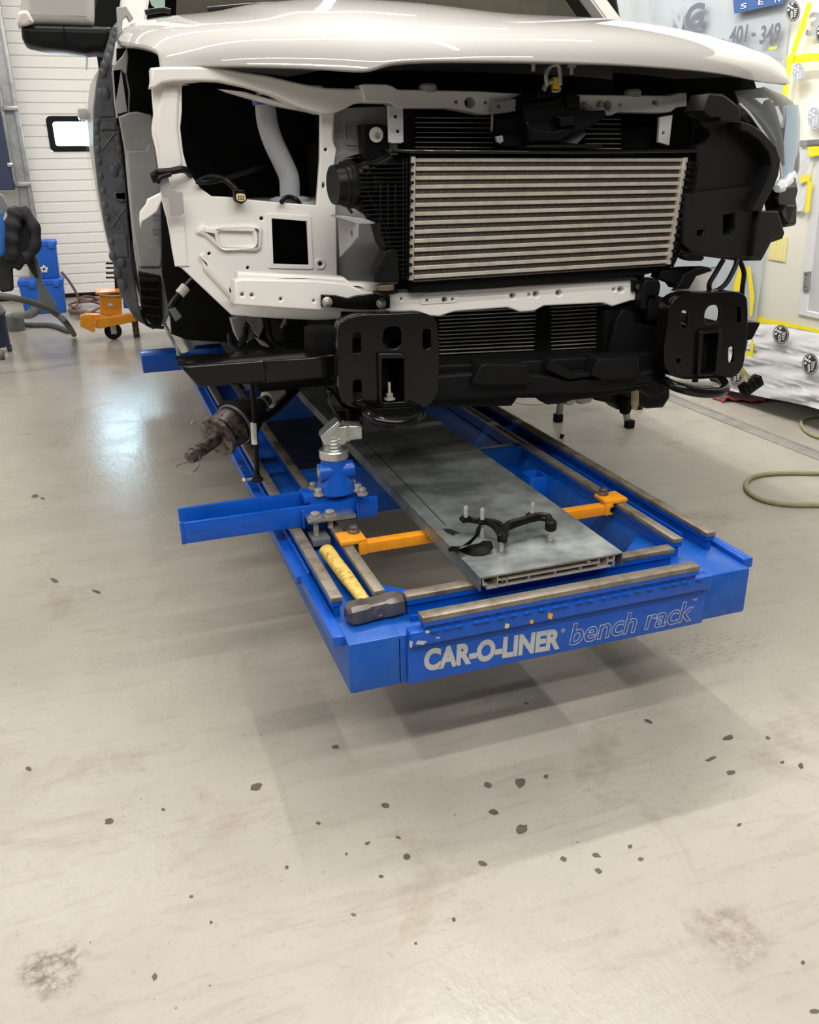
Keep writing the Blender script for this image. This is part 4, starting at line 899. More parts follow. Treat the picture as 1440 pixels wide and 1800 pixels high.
plate('lamp_cover', PY(.93), [(1297,166),(1312,175),(1330,193),(1348,220),(1361,248),(1353,262),(1336,236),(1316,214),(1304,204)], .01, mat('olive_cover', rgb(112, 107, 92), .5), hl, bev=.002)
bm = bmesh.new(); grid(bm, curve_rows([(1318,176,.93),(1334,190,.93),(1350,212,.94),(1362,238,.95),(1370,265,.95),(1374,290,.95)], [(1340,162,.96),(1355,172,.97),(1364,190,.98),(1373,222,.99),(1378,255,1.0),(1378,290,1.0)], (.0, -.01, 0), 6)); bmesh.ops.solidify(bm, geom=bm.faces[:], thickness=.008); obj('lamp_bezel', bm, BLKS, hl)
LWHITE = mat('lamp_white_highlight', rgb(206, 214, 220), .2, coat=1.0)  # crinkle highlights painted as pale plates inside the lamp
for pts in (((1348,192),(1368,186),(1377,205),(1381,226),(1370,224),(1360,212)), ((1379,186),(1384,186),(1385,224),(1380,226)), ((1326,172),(1350,172),(1362,180),(1340,184)), ((1370,150+90),(1377,238),(1378,262),(1373,268)), ((1352,205),(1360,203),(1372,230),(1368,236))):
    plate('reflector_highlight', P2((1350,190,.955),(1384,190,1.03)), list(pts), .008, LWHITE, hl, bev=.002)
bm = bmesh.new(); tube(bm, [at((a, b, c-.02)) for a, b, c in inner[1:7]], .004, 8); obj('lamp_seal', bm, TUBEG, hl)
bm = bmesh.new(); tube(bm, [atY(1303,192,.90), atY(1322,202,.90), atY(1340,222,.90), atY(1357,250,.91)], .016, 8); obj('lamp_trim', bm, GREYPL, hl)
bm = bmesh.new(); tube(bm, [atY(1366,332,.915), atY(1374,326,.93), atY(1384,320,.97), atY(1394,300,1.1)], .018, 8, rfun=lambda t: .012+.010*math.sin(6*t)**2); obj('film_gather', bm, FILM, hl)

# ---- frame horn plates with tow hooks
def horn(pl, outline, rnd, holes, tubeo, tubei, dep, lab):
    h = plate('horn_plate', pl, outline, .009, BLKG, tk, holes=[rounded(x, 6) if len(x) < 12 else x for x in holes]+[rounded(tubei, 3)], bev=.003, rnd=rnd, label=lab)
    o2 = rounded(outline, rnd); c = Vector((sum(p[0] for p in o2)/len(o2), sum(p[1] for p in o2)/len(o2)))
    inn = [tuple(c+(Vector(p)-c)*.965) for p in o2]
    p2 = Plane(pl.o-pl.n*.004, pl.u, pl.v); plate('plate_flange', p2, o2, dep, BLKG, h, holes=[inn], bev=.003)
    p3 = Plane(pl.o+pl.n*.012, pl.u, pl.v); plate('receiver_tube', p3, rounded(tubeo, 5), .22, BLKG, h, holes=[rounded(tubei, 3)], bev=.003)
    return h
PLL = P2((600,640,.585),(770,640,.585))
h1 = horn(PLL, [(594,566),(628,553),(745,549),(768,560),(773,600),(771,690),(757,715),(640,722),(606,712),(596,690)], 26,
     [slot(628,603,15,36), slot(751,596,14,35), [(674,582),(684,574),(700,574),(706,582),(706,606),(698,613),(682,613),(673,602)], slot(628.6,686,15,35)],
     [(665,624),(670,621),(712,621),(717,628),(718,714),(667,716)], [(672,631),(711,630),(711,706),(672,708)], .045, 'black horn plate, left')
PLR = P2((1182,600,.585),(1312,600,.61))
h2 = horn(PLR, [(1180,530),(1200,516),(1296,512),(1314,520),(1316,560),(1309,640),(1296,664),(1200,668),(1170,656),(1167,620)], 18,
     [slot(1204,562,11,32), [(1240,547),(1248,537),(1262,536),(1266,545),(1264,563),(1258,570),(1243,570),(1239,562)], slot(1300,553,8,30), slot(1286,624,9,28), circ(1194,634,4)],
     [(1231,586),(1236,580),(1266,577),(1270,583),(1263,660),(1226,662)], [(1238,587),(1265,585),(1258,655),(1232,657)], .05, 'black horn plate, right')
def hook(h, pts, r, y0, blk):
    bm = bmesh.new(); tube(bm, [at(p) for p in pts], r, 14); obj('tow_hook', bm, BLKG, h)
hook(h1, [(648,720,.62),(645,726,.55),(660,738,.51),(690,744,.495),(722,741,.50),(738,730,.53),(736,722,.58),(728,716,.66)], .0145, 0, 0)
hook(h2, [(1168,668,.66),(1172,672,.58),(1195,682,.535),(1230,690,.52),(1262,690,.525),(1275,682,.55),(1270,670,.60),(1255,664,.68)], .0145, 0, 0)
plate('hook_block', PY(.57), [(635,734),(648,730),(672,744),(671,757),(662,762),(636,763)], .06, BLKG, h1, bev=.005)
bm = bmesh.new(); p_ = atY(685, 702, .585); rev(bm, p_, (0, 0, 1), [(0, .015), (.003, .015)], 18); rev(bm, p_+Vector((0, 0, .003)), (0, 0, 1), [(0, .009), (.013, .009)], hexa=True); cyl(bm, p_+Vector((0, 0, .01)), p_+Vector((0, 0, .045)), .004); obj('hook_bolt', bm, BOLT, h1)
bm = bmesh.new(); p_ = atY(1222, 671, .60); rev(bm, p_, (0, 0, 1), [(0, .009), (.01, .009), (.014, .006)], hexa=True); obj('hook_bolt', bm, BLKG, h2)
# frame rails behind the plates
for pl_, nm in (((640,640,.63),'l'), ((1235,610,.66),'r')):
    a = at(pl_); bm = bmesh.new(); box(bm, a.x-.05, a.x+.07, .63, 5.6, a.z-.075, a.z+.07, .01); obj('frame_rail', bm, BLKM, tk)
# cross bar stubs
bx = plate('bumper_beam_stub', PY(.68), [(316,644),(330,643),(463,633),(470,634),(470,673),(352,681),(347,678)], .13, BLKG, tk, bev=.006, label='black mitred box beam stub')
plate('beam_sleeve', PY(.675), [(462,634),(548,628),(600,622),(600,663),(470,674)], .14, BLKG, bx, bev=.006)
plate('beam_gusset', PY(.72), [(548,585),(560,580),(596,580),(596,640),(550,640)], .10, BLKM, bx, bev=.008)
plate('bumper_beam_stub', PY(.70), [(1310,566),(1337,567),(1336,572),(1323,597),(1309,600)], .12, BLKS, tk, bev=.004)

# ---- lower valance
va = plate('lower_valance', PY(.665), [(752,644),(790,641),(850,640),(1000,630),(1150,622),(1160,630),(1172,660),(1172,688),(1150,700),(1125,686),(1047,700),(1007,704),(987,710),(963,712),(947,700),(910,700),(900,714),(870,715),(740,716),(740,650)], .06, BLKP, tk, bev=.005,
   extra=[([(775,660),(845,655),(960,660),(1000,668),(1130,655),(1150,650),(1150,676),(1050,690),(960,695),(880,700),(760,705),(752,660)], .03, .008, 3),
          ([(830,674),(846,643),(855,640),(930,642),(934,674),(920,678),(845,678)], .055, .004, 2), ([(1040,660),(1052,632),(1125,628),(1128,664),(1060,668)], .055, .004, 2),
          ([(968,632),(1010,657),(1042,655),(1040,662),(1000,668),(962,650)], .04, .004, 2)])
plate('valance_ledge', PY(.70), [(776,645),(1064,629),(1140,623),(1150,640),(960,652),(800,660),(782,655)], .14, BLKP, va, bev=.004)
# right side dark brackets
plate('side_deflector', PY(.76), [(1064,545),(1098,540),(1160,520),(1185,545),(1178,640),(1062,632)], .05, BLKM, tk, bev=.004)
plate('cable_guard', PY(.72), [(1096,545),(1112,550),(1117,569),(1160,575),(1166,560),(1166,640),(1100,640),(1070,625),(1085,560)], .02, BLKP, tk, bev=.003)
plate('mount_foot', PY(.70), [(1132,500),(1136,491),(1158,490),(1163,500),(1160,520),(1140,522),(1138,545),(1128,545)], .05, BLKP, tk, bev=.006, rnd=4)
plate('bracket', PY(.715), [(1140,528),(1150,520),(1172,524),(1172,560),(1140,565)], .05, BLKP, tk, bev=.006)
plate('bracket', PY(.71), [(1164,476),(1200,472),(1248,470),(1254,476),(1225,486),(1212,508),(1192,508),(1186,500),(1160,490)], .05, BLKP, tk, bev=.004, extra=[([(1203,482),(1225,470),(1232,474),(1208,507),(1190,508)], .02, .004, 2)])
plate('strap_plate', PY(.73), [(1112,493),(1140,491),(1136,512),(1112,513)], .012, BLKS, tk, bev=.002)
bm = bmesh.new(); hexb = atY(1121, 504, .728); rev(bm, hexb, (0, -1, 0), [(0, .008), (.006, .008)], hexa=True); obj('bolt', bm, HEAD, tk)
plate('inner_reinforcement', PY(.80), [(1185,512),(1218,480),(1262,470),(1258,510),(1240,516)], .02, PRIM, tk, bev=.003)
plate('connector', PY(.66), [(1200,450),(1212,446),(1236,447),(1239,455),(1233,459),(1213,459),(1204,456)], .03, BLKS, tk, bev=.003)
# wires on the right
bm = bmesh.new()
tube(bm, [atY(1272,456,.72), atY(1258,480,.72), atY(1247,500,.71), atY(1252,513,.71), atY(1275,500,.71), atY(1292,470,.72), atY(1296,455,.73)], .0075, 8)
tube(bm, [atY(1300,456,.80), atY(1308,480,.79), atY(1305,512,.78), atY(1306,560,.78), atY(1310,600,.78), atY(1303,630,.78), atY(1302,645,.78)], .0075, 8)
wr = obj('wiring_harness', bm, BLKS, tk)
bm = bmesh.new()
for k in range(6): tube(bm, [atY(1301+k*.8, 645, .78), atY(1302+k*2.2, 655, .78), atY(1306+k*3, 665, .78), atY(1312+k*2, 672, .77)], .0016, 6, mi=0)
obj('bare_wires', bm, TAN, wr, 'thin tan wires')
bm = bmesh.new(); c_ = atY(1320, 677, .77); obox(bm, c_, Vector((.032, 0, .018)), (0, .018, 0), Vector((-.009, 0, .016)), .003)
for k in range(3): obox(bm, c_+Vector((-.018+.018*k, -.016, -.003+.010*k)), Vector((.006, 0, .003)), (0, .006, 0), Vector((-.007, 0, .012)), .001)
obj('plug', bm, BLKS, wr)

# ---- engine bay, block and firewall painted black for its darkness
bm = bmesh.new(); box(bm, .35, 1.3, 1.42, 1.66, .93, 1.40, .02); box(bm, .42, 1.3, .98, 1.42, .98, 1.34, .02); obj('engine_block', bm, BLKM, tk)
bm = bmesh.new(); box(bm, -.10, 1.66, 1.66, 1.70, .95, 1.60); obj('firewall', bm, BLKM, tk, smooth=False)
bm = bmesh.new(); p_ = PY(1.05)
box(bm, -.12, .36, .965, 1.34, 1.20, 1.238, .01)
obj('inner_shelf', bm, GREYPRIM, tk)
bm = bmesh.new(); Yn = 1.02
tube(bm, [atY(466,178,Yn), atY(470,215,Yn), atY(480,248,Yn), atY(497,285,Yn), atY(508,312,Yn), atY(510,345,Yn)], .028, 20); fn = obj('filler_neck', bm, NECK, tk, 'milky plastic filler neck')
bm = bmesh.new(); a = atY(466, 184, Yn); rev(bm, a, (-.05, 0, 1), [(0, .033), (.02, .033), (.022, .028)], 22); obj('cap', bm, BLUECAP, fn, 'blue cap')
bm = bmesh.new(); a = atY(510, 352, Yn); rev(bm, a, (0, 0, 1), [(-.004, .055), (.004, .055), (.01, .04)], 28); obj('neck_collar', bm, NECK, fn)
bm = bmesh.new(); tube(bm, [atY(275,320,0.870), atY(270,308,0.870), atY(278,303,0.880), atY(300,301,0.880), atY(326,299,0.890), atY(345,318,0.960), atY(372,312,0.940), atY(395,316,0.910), atY(412,330,0.900), atY(420,342,0.895)], .0085, 10); wl = obj('wiring_harness', bm, BLKS, tk)
bm = bmesh.new(); tube(bm, [atY(276,322,0.865), atY(282,312,0.865), atY(300,306,0.870)], .006, 8); obj('wire', bm, BLKS, wl); bm = bmesh.new(); tube(bm, [atY(345,320,.9), atY(380,318,.92), atY(440,300,1.0), atY(470,290,1.1)], .006, 8); obj('wire', bm, BLKS, wl); bm = bmesh.new(); tube(bm, [atY(495,355,.9), atY(505,346,0.960), atY(520,350,0.950), atY(528,360,0.950)], .006, 8); obj('wire', bm, BLKS, wl)
pc = plate('plug', PY(.88), rounded([(411,332),(430,334),(435,352),(425,359),(413,354)], 3), .03, BLKS, wl, bev=.003)
plate('plug_face', PY(.877), rounded([(415,341),(421,340),(431,341),(433,352),(424,355),(416,352)], 3), .006, TAN, pc, bev=.001, holes=[circ(420,346,1.4), circ(424,346,1.4), circ(428,346,1.4), circ(420,350,1.4), circ(424,350,1.4), circ(428,350,1.4)])
# dark under-tray and splash shields seen below the panel
plate('splash_shield', PY(1.30), [(283,350),(300,350),(310,470),(410,556),(600,570),(600,640),(425,604),(330,598),(302,588),(300,560),(285,480)], .03, BLKM, tk, bev=.004)
bm = bmesh.new(); box(bm, .0, 1.6, .95, 1.9, .72, .80, .02); box(bm, .1, .5, 1.0, 1.6, .80, .9, .02); obj('subframe', bm, BLKM, tk)
bm = bmesh.new(); tube(bm, [atY(339,493,1.15), atY(325,508,1.14), atY(308,528,1.13), atY(300,540,1.12)], .012, 8); wz = obj('sensor_lead', bm, BLKS, tk)
bm = bmesh.new(); tube(bm, [atY(327,504,1.13), atY(316,517,1.125)], .0145, 10, n=2); obj('lead_sleeve', bm, LABELW, wz, 'white sleeve')
plate('plug', PY(1.11), [(298,546),(308,540),(321,557),(309,566)], .025, GREYPL, wz, bev=.003)
for pts, m_ in (([(405,560),(420,556),(434,560),(430,580),(420,600),(412,585)], GALV), ([(432,560),(462,560),(465,575),(455,595),(446,585)], GALV), ([(420,575),(440,570),(450,592),(436,604)], CASTIRON), ([(496,575),(504,560),(512,600),(498,604)], GREYPL), ([(446,590),(470,603),(476,612),(460,608)], GALV)):
    plate('suspension_bracket', PY(1.02), pts, .03, m_, tk, bev=.004)
bm = bmesh.new(); tube(bm, [atY(405,585,1.0), atY(408,604,1.0), atY(420,608,1.0), atY(430,592,1.0), atY(432,575,1.0)], .010, 8); tube(bm, [atY(470,560,1.0), atY(480,600,1.0), atY(520,604,1.0), atY(560,600,1.0)], .008, 8); obj('brake_hose', bm, BLKS, tk)
# jack point block under the left rocker
bm = bmesh.new(); a = atY(302, 575, 1.9); cyl(bm, a+Vector((.0, 0, .05)), a+Vector((.05, 0, -.09)), .03, 14); obj('sill_pad', bm, STEEL, tk)
# left horn lower bracket
plate('lower_bracket', PY(.64), [(575,684),(590,690),(606,712),(640,722),(650,740),(636,765),(610,752),(590,730),(580,710)], .05, BLKG, tk, bev=.008)
# ---- steering gear pieces seen under the valance
bm = bmesh.new(); a = atY(997, 697, .95); rev(bm, a, (.3, -1, 0), [(0, .026), (.02, .026), (.022, .02)], 22); obj('end_cap', bm, GALV, tk)
plate('gear_housing', PY(.95), [(1008,688),(1035,682),(1048,694),(1040,708),(1022,712),(1008,703)], .07, GALV, tk, bev=.008)
plate('steering_rack', PY(.98), [(1045,682),(1100,680),(1180,672),(1180,700),(1168,718),(1140,720),(1110,712),(1090,722),(1080,712),(1050,705)], .09, BLKS, tk, bev=.015)
bm = bmesh.new(); a = atY(1117, 655, .74); b = atY(1116, 712, .74); cyl(bm, a, b, .012, 14); cyl(bm, b, b+Vector((0, 0, -.012)), .009, 12); obj('mount_post', bm, TAN, tk, 'tan post')
bm = bmesh.new(); a = atY(1101, 700, .96); rev(bm, a, (0, 0, -1), [(0, .02), (.02, .024), (.05, .018), (.055, .01)], 18); obj('ball_joint', bm, RUB, tk)
# ---- drive shaft
A = atY(332, 806, .95); B = atY(512, 672, 1.22); D = (B-A); Ld = D.length; D.normalize()
def along(t): return A+(B-A)*t
dsh = None
bm = bmesh.new(); rev(bm, A, D, [(0, .012), (.0, .017), (.02, .017), (.022, .024), (.028, .024), (.028, .014), (.05, .014)], 16); rev(bm, A+D*.002, D, [(0, .0195), (.018, .0195)], hexa=True)
rev(bm, A+D*.03, D, [(0, .016), (.012, .016), (.014, .021)]+[(.02+k*.002, .021) for k in range(1, 2)]+[(.085, .023), (.087, .026), (.11, .028)], 22)
rev(bm, A+D*.115, D, [(0, .026), (.004, .062), (.014, .066), (.020, .058), (.03, .054), (.05, .060), (.075, .062), (.08, .052)], 28)
rev(bm, A+D*.25, D, [(0, .018), (.30, .018)], 16)
dsh = obj('drive_shaft', bm, CASTIRON, tk, 'rusty drive shaft with splined end')
bm = bmesh.new(); pr = [(0, .063), (.012, .063), (.014, .058)]
for k in range(6): pr += [(.018+k*.018, .076-k*.0072), (.023+k*.018, .076-k*.0072), (.030+k*.018, .052-k*.005)]
rev(bm, A+D*.188, D, pr+[(.135, .021), (.15, .021)], 26); obj('boot', bm, RUB, dsh, 'black ribbed boot')
bm = bmesh.new(); rev(bm, A+D*.195, D, [(0, .066), (.009, .066)], 26); rev(bm, A+D*.325, D, [(0, .024), (.008, .024)], 20); obj('clamp_ring', bm, GALV, dsh)
bm = bmesh.new(); rev(bm, A+D*.355, D, [(0, .029), (.002, .0295), (.055, .0295), (.057, .029)], 24); obj('label_sleeve', bm, LABELW, dsh, 'white label on the shaft')
bm = bmesh.new(); rev(bm, A+D*.412, D, [(0, .022), (.03, .022), (.034, .027), (.05, .027)], 20); obj('collar', bm, mat('rust_brown', rgb(88, 44, 26), .6), dsh)
bm = bmesh.new(); tube(bm, [A+D*.16+Vector((.015, -.045, -.01)), A+D*.24+Vector((.02, -.045, -.012)), A+D*.33+Vector((.03, -.03, -.02)), A+D*.46+Vector((.02, -.03, -.01))], .011, 8); obj('brake_line', bm, BLKS, dsh)
bm = bmesh.new(); a = A+D*.13+Vector((-.04, 0, .03)); cyl(bm, a, a+Vector((-.035, 0, .02)), .006, 10); obj('sensor', bm, BOLT, dsh)
# ---- tie rod hanging down
bm = bmesh.new(); Yt = .90
tube(bm, [atY(440,660,Yt), atY(446,700,Yt), atY(448,740,Yt), atY(451,800,Yt), atY(452,835,Yt)], .0075, 10); tr = obj('link_rod', bm, BLKS, tk)
bm = bmesh.new(); a, b = atY(446, 743, Yt), atY(448, 780, Yt); cyl(bm, a, b, .0095, 12); obj('barcode_label', bm, LABELW, tr)
bm = bmesh.new(); a = atY(452, 842, Yt); rev(bm, a+Vector((0, 0, .014)), (0, 0, -1), [(0, .008), (.004, .013), (.008, .013), (.012, .018), (.018, .018), (.02, .014)], 18); obj('ball_joint_boot', bm, RUB, tr)
bm = bmesh.new(); cyl(bm, a+Vector((-.01, 0, .002)), a+Vector((-.045, 0, .002)), .004, 10); rev(bm, a+Vector((-.036, 0, .002)), (-1, 0, 0), [(0, .009), (.006, .009)], hexa=True); obj('ball_stud', bm, BOLT, tr)

# ================================================================== MASKED VAN ON THE RIGHT
van = thing('van', 'cream panel van covered in taped masking film beside the pickup', 'van', (4.0, 3.2, 0.0))
XV = 3.10
def vplate(name, pts, t, m, parent=van, dx=0.0, **k): return plate(name, PX(XV-dx), pts, t, m, parent, **k)
bm = bmesh.new(); box(bm, XV, XV+1.9, 0.9, 6.2, 0.42, 2.9, .03); obj('body', bm, VANW, van)
bm = bmesh.new(); box(bm, XV+.06, XV+1.84, 1.0, 6.1, 0.22, 0.45, .01); obj('underbody', bm, BLKM, van)
for y in (1.7, 5.3):
    bm = bmesh.new(); rev(bm, (XV+.08, y, .34), (1, 0, 0), [(0, .2), (0, .30), (.03, .34), (.22, .34), (.24, .3)], 32); obj('wheel', bm, RUB, van)
# side door seen at the frame's right edge
dr = vplate('side_door', [(1438,262),(1402,553),(1446,563),(1560,590),(1560,230),(1450,230)], .03, VANG, dx=.012, bev=.004, holes=[[(1447,300),(1419,546),(1446,552),(1540,572),(1540,290)]])
vplate('door_panel', [(1447,300),(1419,546),(1446,552),(1540,572),(1540,290)], .012, mat('van_door_grey', rgb(186,186,188), .45), dr, dx=.004, bev=.001)
vplate('hinge', [(1413,478),(1424,477),(1421,511),(1411,512)], .012, GALV, dr, dx=.022, bev=.002, holes=[circ(1416,484,1.5), circ(1416,506,1.5)])
vplate('drip_rail', [(1405,247),(1450,243),(1450,253),(1405,258)], .03, GALV, dx=.02, bev=.003)
vplate('vent_tape', [(1356,420),(1385,415),(1380,461),(1350,456)], .004, TAPEP, dx=.006, bev=.0005)
vt_ = None
for k in range(3):
    x = 1362+k*6.5; vplate('vent_rib', [(x+1,420-k),(x+3.5,419.5-k),(x-.8,457+k),(x-3,457+k)], .004, TAPEP, dx=.009, bev=.001)
# masking films as thin crinkled sheets
def film(name, tl, tr, bl, br, m, parent=van, dx0=.02, dx1=.02, amp=.012, nx=26, nz=20, seed=1, thick=.0012):
    rnd_ = random.Random(seed); ph = [(rnd_.uniform(2, 9), rnd_.uniform(2, 9), rnd_.uniform(0, 6)) for _ in range(7)]
    def P(t, dx): return atX(t[0], t[1], XV-dx)
    a, b, c, d = P(tl, dx0), P(tr, dx0), P(bl, dx1), P(br, dx1)
    rws = []
    for j in range(nz+1):
        v = j/nz; row = []
        for i in range(nx+1):
            u = i/nx; p_ = (a*(1-u)+b*u)*(1-v)+(c*(1-u)+d*u)*v
            w_ = sum(abs(math.sin(fx*u*2+fz*v*2+q_))-.5 for fx, fz, q_ in ph)/4
            edge = min(1, v*6)
            row.append(p_+Vector((-abs(w_)*amp*edge*2, 0, 0)))
        rws.append(row)
    bm = bmesh.new(); grid(bm, rws); bmesh.ops.solidify(bm, geom=bm.faces[:], thickness=thick)
    return obj(name, bm, m, parent, ang=1.2)
f1 = film('lower_film', (1318,556), (1560,604), (1180,664), (1560,742), FILM, dx0=.008, dx1=.085, amp=.022, seed=3)
f2 = film('side_film', (1010,-40), (1396,-20), (1010,600), (1322,645), FILMB, dx0=.012, dx1=.03, amp=.009, seed=5)
film('clear_film', (1396,268), (1436,258), (1372,366), (1412,372), FILM, dx0=.008, dx1=.02, amp=.006, seed=9)
# yellow tape
def tape(pts, m=TAPE, dx=.05): vplate('tape_strip', pts, .0015, m, dx=dx, bev=0)
tape([(1319,553),(1345,560),(1400,570),(1446,581),(1446,587),(1400,577),(1340,568),(1317,562)], dx=.016)
tape([(1300,468),(1305,464),(1302,512),(1291,512),(1289,505)]); tape([(1313,468),(1319,468),(1323,500),(1326,520),(1322,556),(1318,556),(1318,520)])
tape([(1321,598),(1325,596),(1323,627),(1311,629),(1311,621),(1319,618)], dx=.07)
tape([(1419,4),(1428,6),(1391,118),(1384,170),(1375,170),(1384,112)], dx=.06)
tape([(1382,100),(1412,95),(1446,93),(1446,106),(1383,113)], dx=.057)
tape([(1420,258),(1446,257),(1446,272),(1422,276)], dx=.03); tape([(1405,308),(1424,306),(1423,318),(1405,323)], dx=.03); tape([(1420,320),(1428,318),(1422,372),(1414,374),(1418,350)], dx=.03)
tape([(1352,84),(1366,81),(1366,85),(1352,88)], dx=.06); tape([(1376,168),(1385,168),(1382,186),(1374,182)], dx=.05)
# printed side lettering and banner
vplate('banner', [(1286,-30),(1392,-34),(1376,6),(1291,24)], .002, SIGNB, dx=.048, bev=0)
PT = PX(XV-.051)
fit_text('banner_letter', 'S', van, WTEXT, (1302,16), (1312,14), (1311,6), PT); fit_text('banner_letter', 'E', van, WTEXT, (1333,9), (1342,7), (1341,-1), PT); fit_text('banner_letter', 'R', van, WTEXT, (1362,4), (1372,2), (1371,-6), PT)
PT2 = PX(XV-.049)
fit_text('phone_lettering', '401', van, INK, (1281,77), (1312,73), (1312,44), PT2, offset=.03)
fit_text('phone_lettering', '349', van, INK, (1335,77), (1370,71), (1370,40), PT2, offset=.03)
vplate('phone_dot', circ(1325,61,4), .001, INK, dx=.049, bev=0)
fit_text('large_lettering', 'N', van, INKL, (1176,55), (1199,52), (1199,14), PT2, offset=.04); fit_text('large_lettering', 'G', van, INK, (1203,52), (1236,46), (1236,4), PT2, offset=.04)
fit_text('large_lettering', '3', van, INKL, (1416,62), (1438,60), (1438,22), PX(XV-.03), offset=.03)
for cx, cy, rx, ry in ((1114,12,6,18),(1146,12,6,24)):
    vplate('figure_outline', circ(cx,cy,rx,ry), .001, INKL, dx=.047, bev=0, holes=[circ(cx,cy,rx-1.2,ry-1.2)])
# round printed badges on the film
def badge(cx, cy, rx, ry, dx, m=BADGE, lean=0.0):
    b = vplate('printed_badge', circ(cx,cy,rx,ry,n=28), .001, WTEXT, dx=dx, bev=0)
    d2 = dx+.0015
    vplate('badge_ring', circ(cx,cy,rx*.98,ry*.98,n=28), .0008, m, b, dx=d2, bev=0, holes=[circ(cx,cy,rx*.90,ry*.90,n=28)])
    vplate('badge_disc', circ(cx,cy,rx*.82,ry*.82,n=28), .0008, m, b, dx=d2, bev=0)
    for i in range(3):
        for j in range(3):
            if (i+j) % 2 == 0:
                x = cx-rx*.72+i*rx*.26; y = cy-ry*.56+j*ry*.2+(-i)*ry*.08
                vplate('badge_square', [(x,y),(x+rx*.25,y-ry*.05),(x+rx*.25,y+ry*.14),(x,y+ry*.19)], .0008, WTEXT, b, dx=d2+.001, bev=0)
    vplate('badge_bar', rounded([(cx-rx*.28,cy+ry*.05),(cx-rx*.06,cy),(cx-rx*.06,cy+ry*.68),(cx-rx*.28,cy+ry*.7)], 1.5), .0008, WTEXT, b, dx=d2+.001, bev=0, holes=[rounded([(cx-rx*.22,cy+ry*.11),(cx-rx*.12,cy+ry*.08),(cx-rx*.12,cy+ry*.6),(cx-rx*.22,cy+ry*.62)], 1)])
    for k in range(5):
        y = cy-ry*.2+k*ry*.17
        vplate('badge_stroke', [(cx+rx*.12,y+ry*.02),(cx+rx*(.62-.06*k),y-ry*.04),(cx+rx*(.62-.06*k),y+ry*.03),(cx+rx*.12,y+ry*.10)], .0008, WTEXT, b, dx=d2+.001, bev=0)
badge(1373,588,14.5,17,.065); badge(1424.5,640,14.5,19,.095); badge(1294,658,14,18,.11)
badge(1394,19,13,19,.06); badge(1446,60,12,19,.04)
badge(1404,128,11,17,.055, INKL); badge(1432,208,12,20,.035, INKL)

# ------------------------------------------------------------------ small things on the floor, right
def towel():
    import itertools
    A0, A1 = atZ(1262,704,0), atZ(1385,704,0); n_, m_ = 26, 12; rws = []
    for j in range(m_+1):
        v = j/m_; row = []
        for i in range(n_+1):
            u = i/n_; p_ = A0.lerp(A1, u)+Vector((.10*(v-.4)*.3, .17*(v-.35), 0))
            h = .012+.020*max(0, math.sin(u*9+1.2))*(.4+.6*math.sin(v*3))+.012*math.sin(u*17+v*5)**2
            row.append(p_+Vector((.01*math.sin(v*9), .02*math.sin(u*11), max(h, .004) if 0 < i < n_ else .006)))
        rws.append(row)
    return rws
rws = towel()
bm = bmesh.new(); grid(bm, rws); bmesh.ops.solidify(bm, geom=bm.faces[:], thickness=.004)
tw = obj('shop_towel', bm, TOWEL); tag(tw, 'grey shop towel with a red hem crumpled on the floor by the masked van', 'towel')
bm = bmesh.new(); loop = rws[0]+[r[-1] for r in rws[1:]]+rws[-1][::-1][1:]+[r[0] for r in rws[::-1][1:]]
tube(bm, [p_+Vector((0, 0, .002)) for p_ in loop], .006, 6, n=0); obj('hem', bm, TOWELR, tw, 'red hem')
bm = bmesh.new()
pts = [atZ(a, b, .011) for a, b in ((1480,893),(1440,888),(1390,887),(1345,880),(1318,866),(1312,850),(1325,838),(1365,832),(1440,832),(1490,836))]
tube(bm, pts, .0105, 10); hs = obj('air_hose', bm, HOSE_G); tag(hs, 'olive green air hose looped on the bare floor right of the bench', 'hose')
bm = bmesh.new()
pts = [atZ(a, b, .0105) for a, b in ((1490,783),(1440,769),(1420,760),(1409,747),(1414,737),(1440,731),(1490,728))]
tube(bm, pts, .0095, 10); hs = obj('air_hose', bm, HOSE_G); tag(hs, 'olive green hose bend at the right edge, past the floor channel', 'hose')
bm = bmesh.new(); p_ = atZ(987, 770, 0); rev(bm, p_, (.3, .1, 1), [(0, .009), (.012, .010), (.016, .014), (.02, .012)], 12); nt_ = obj('plastic_plug', bm, BLKS); tag(nt_, 'tiny black plastic plug lying alone on the pale floor', 'plug')
# support stand with three grey legs under the truck
st = thing('support_stand', 'grey tripod stand with black rubber feet under the right side of the truck', 'stand', tuple(atZ(1060, 735, 0)))
hubp = Vector((2.02, 2.60, 1.05))
for px, py in ((981,741),(1106,752),(1121,719)):
    f0 = atZ(px, py, 0); top_ = hubp+(f0-hubp)*.35
    bm = bmesh.new(); dd = (top_-f0); obox(bm, f0+dd*.5, Vector((.015, 0, 0)), Vector((0, .015, 0)), dd*.5, .004); lg = obj('leg', bm, GALV, st)
    bm = bmesh.new(); obox(bm, f0+Vector((0, 0, .022)), (.021, 0, 0), (0, .021, 0), (0, 0, .022), .004); obj('rubber_foot', bm, RUB, lg)
bm = bmesh.new(); rev(bm, hubp-Vector((0, 0, .38)), (0, 0, 1), [(0, .06), (.02, .12), (.10, .12), (.12, .06)], 20); obj('hub', bm, GREYPL, st)

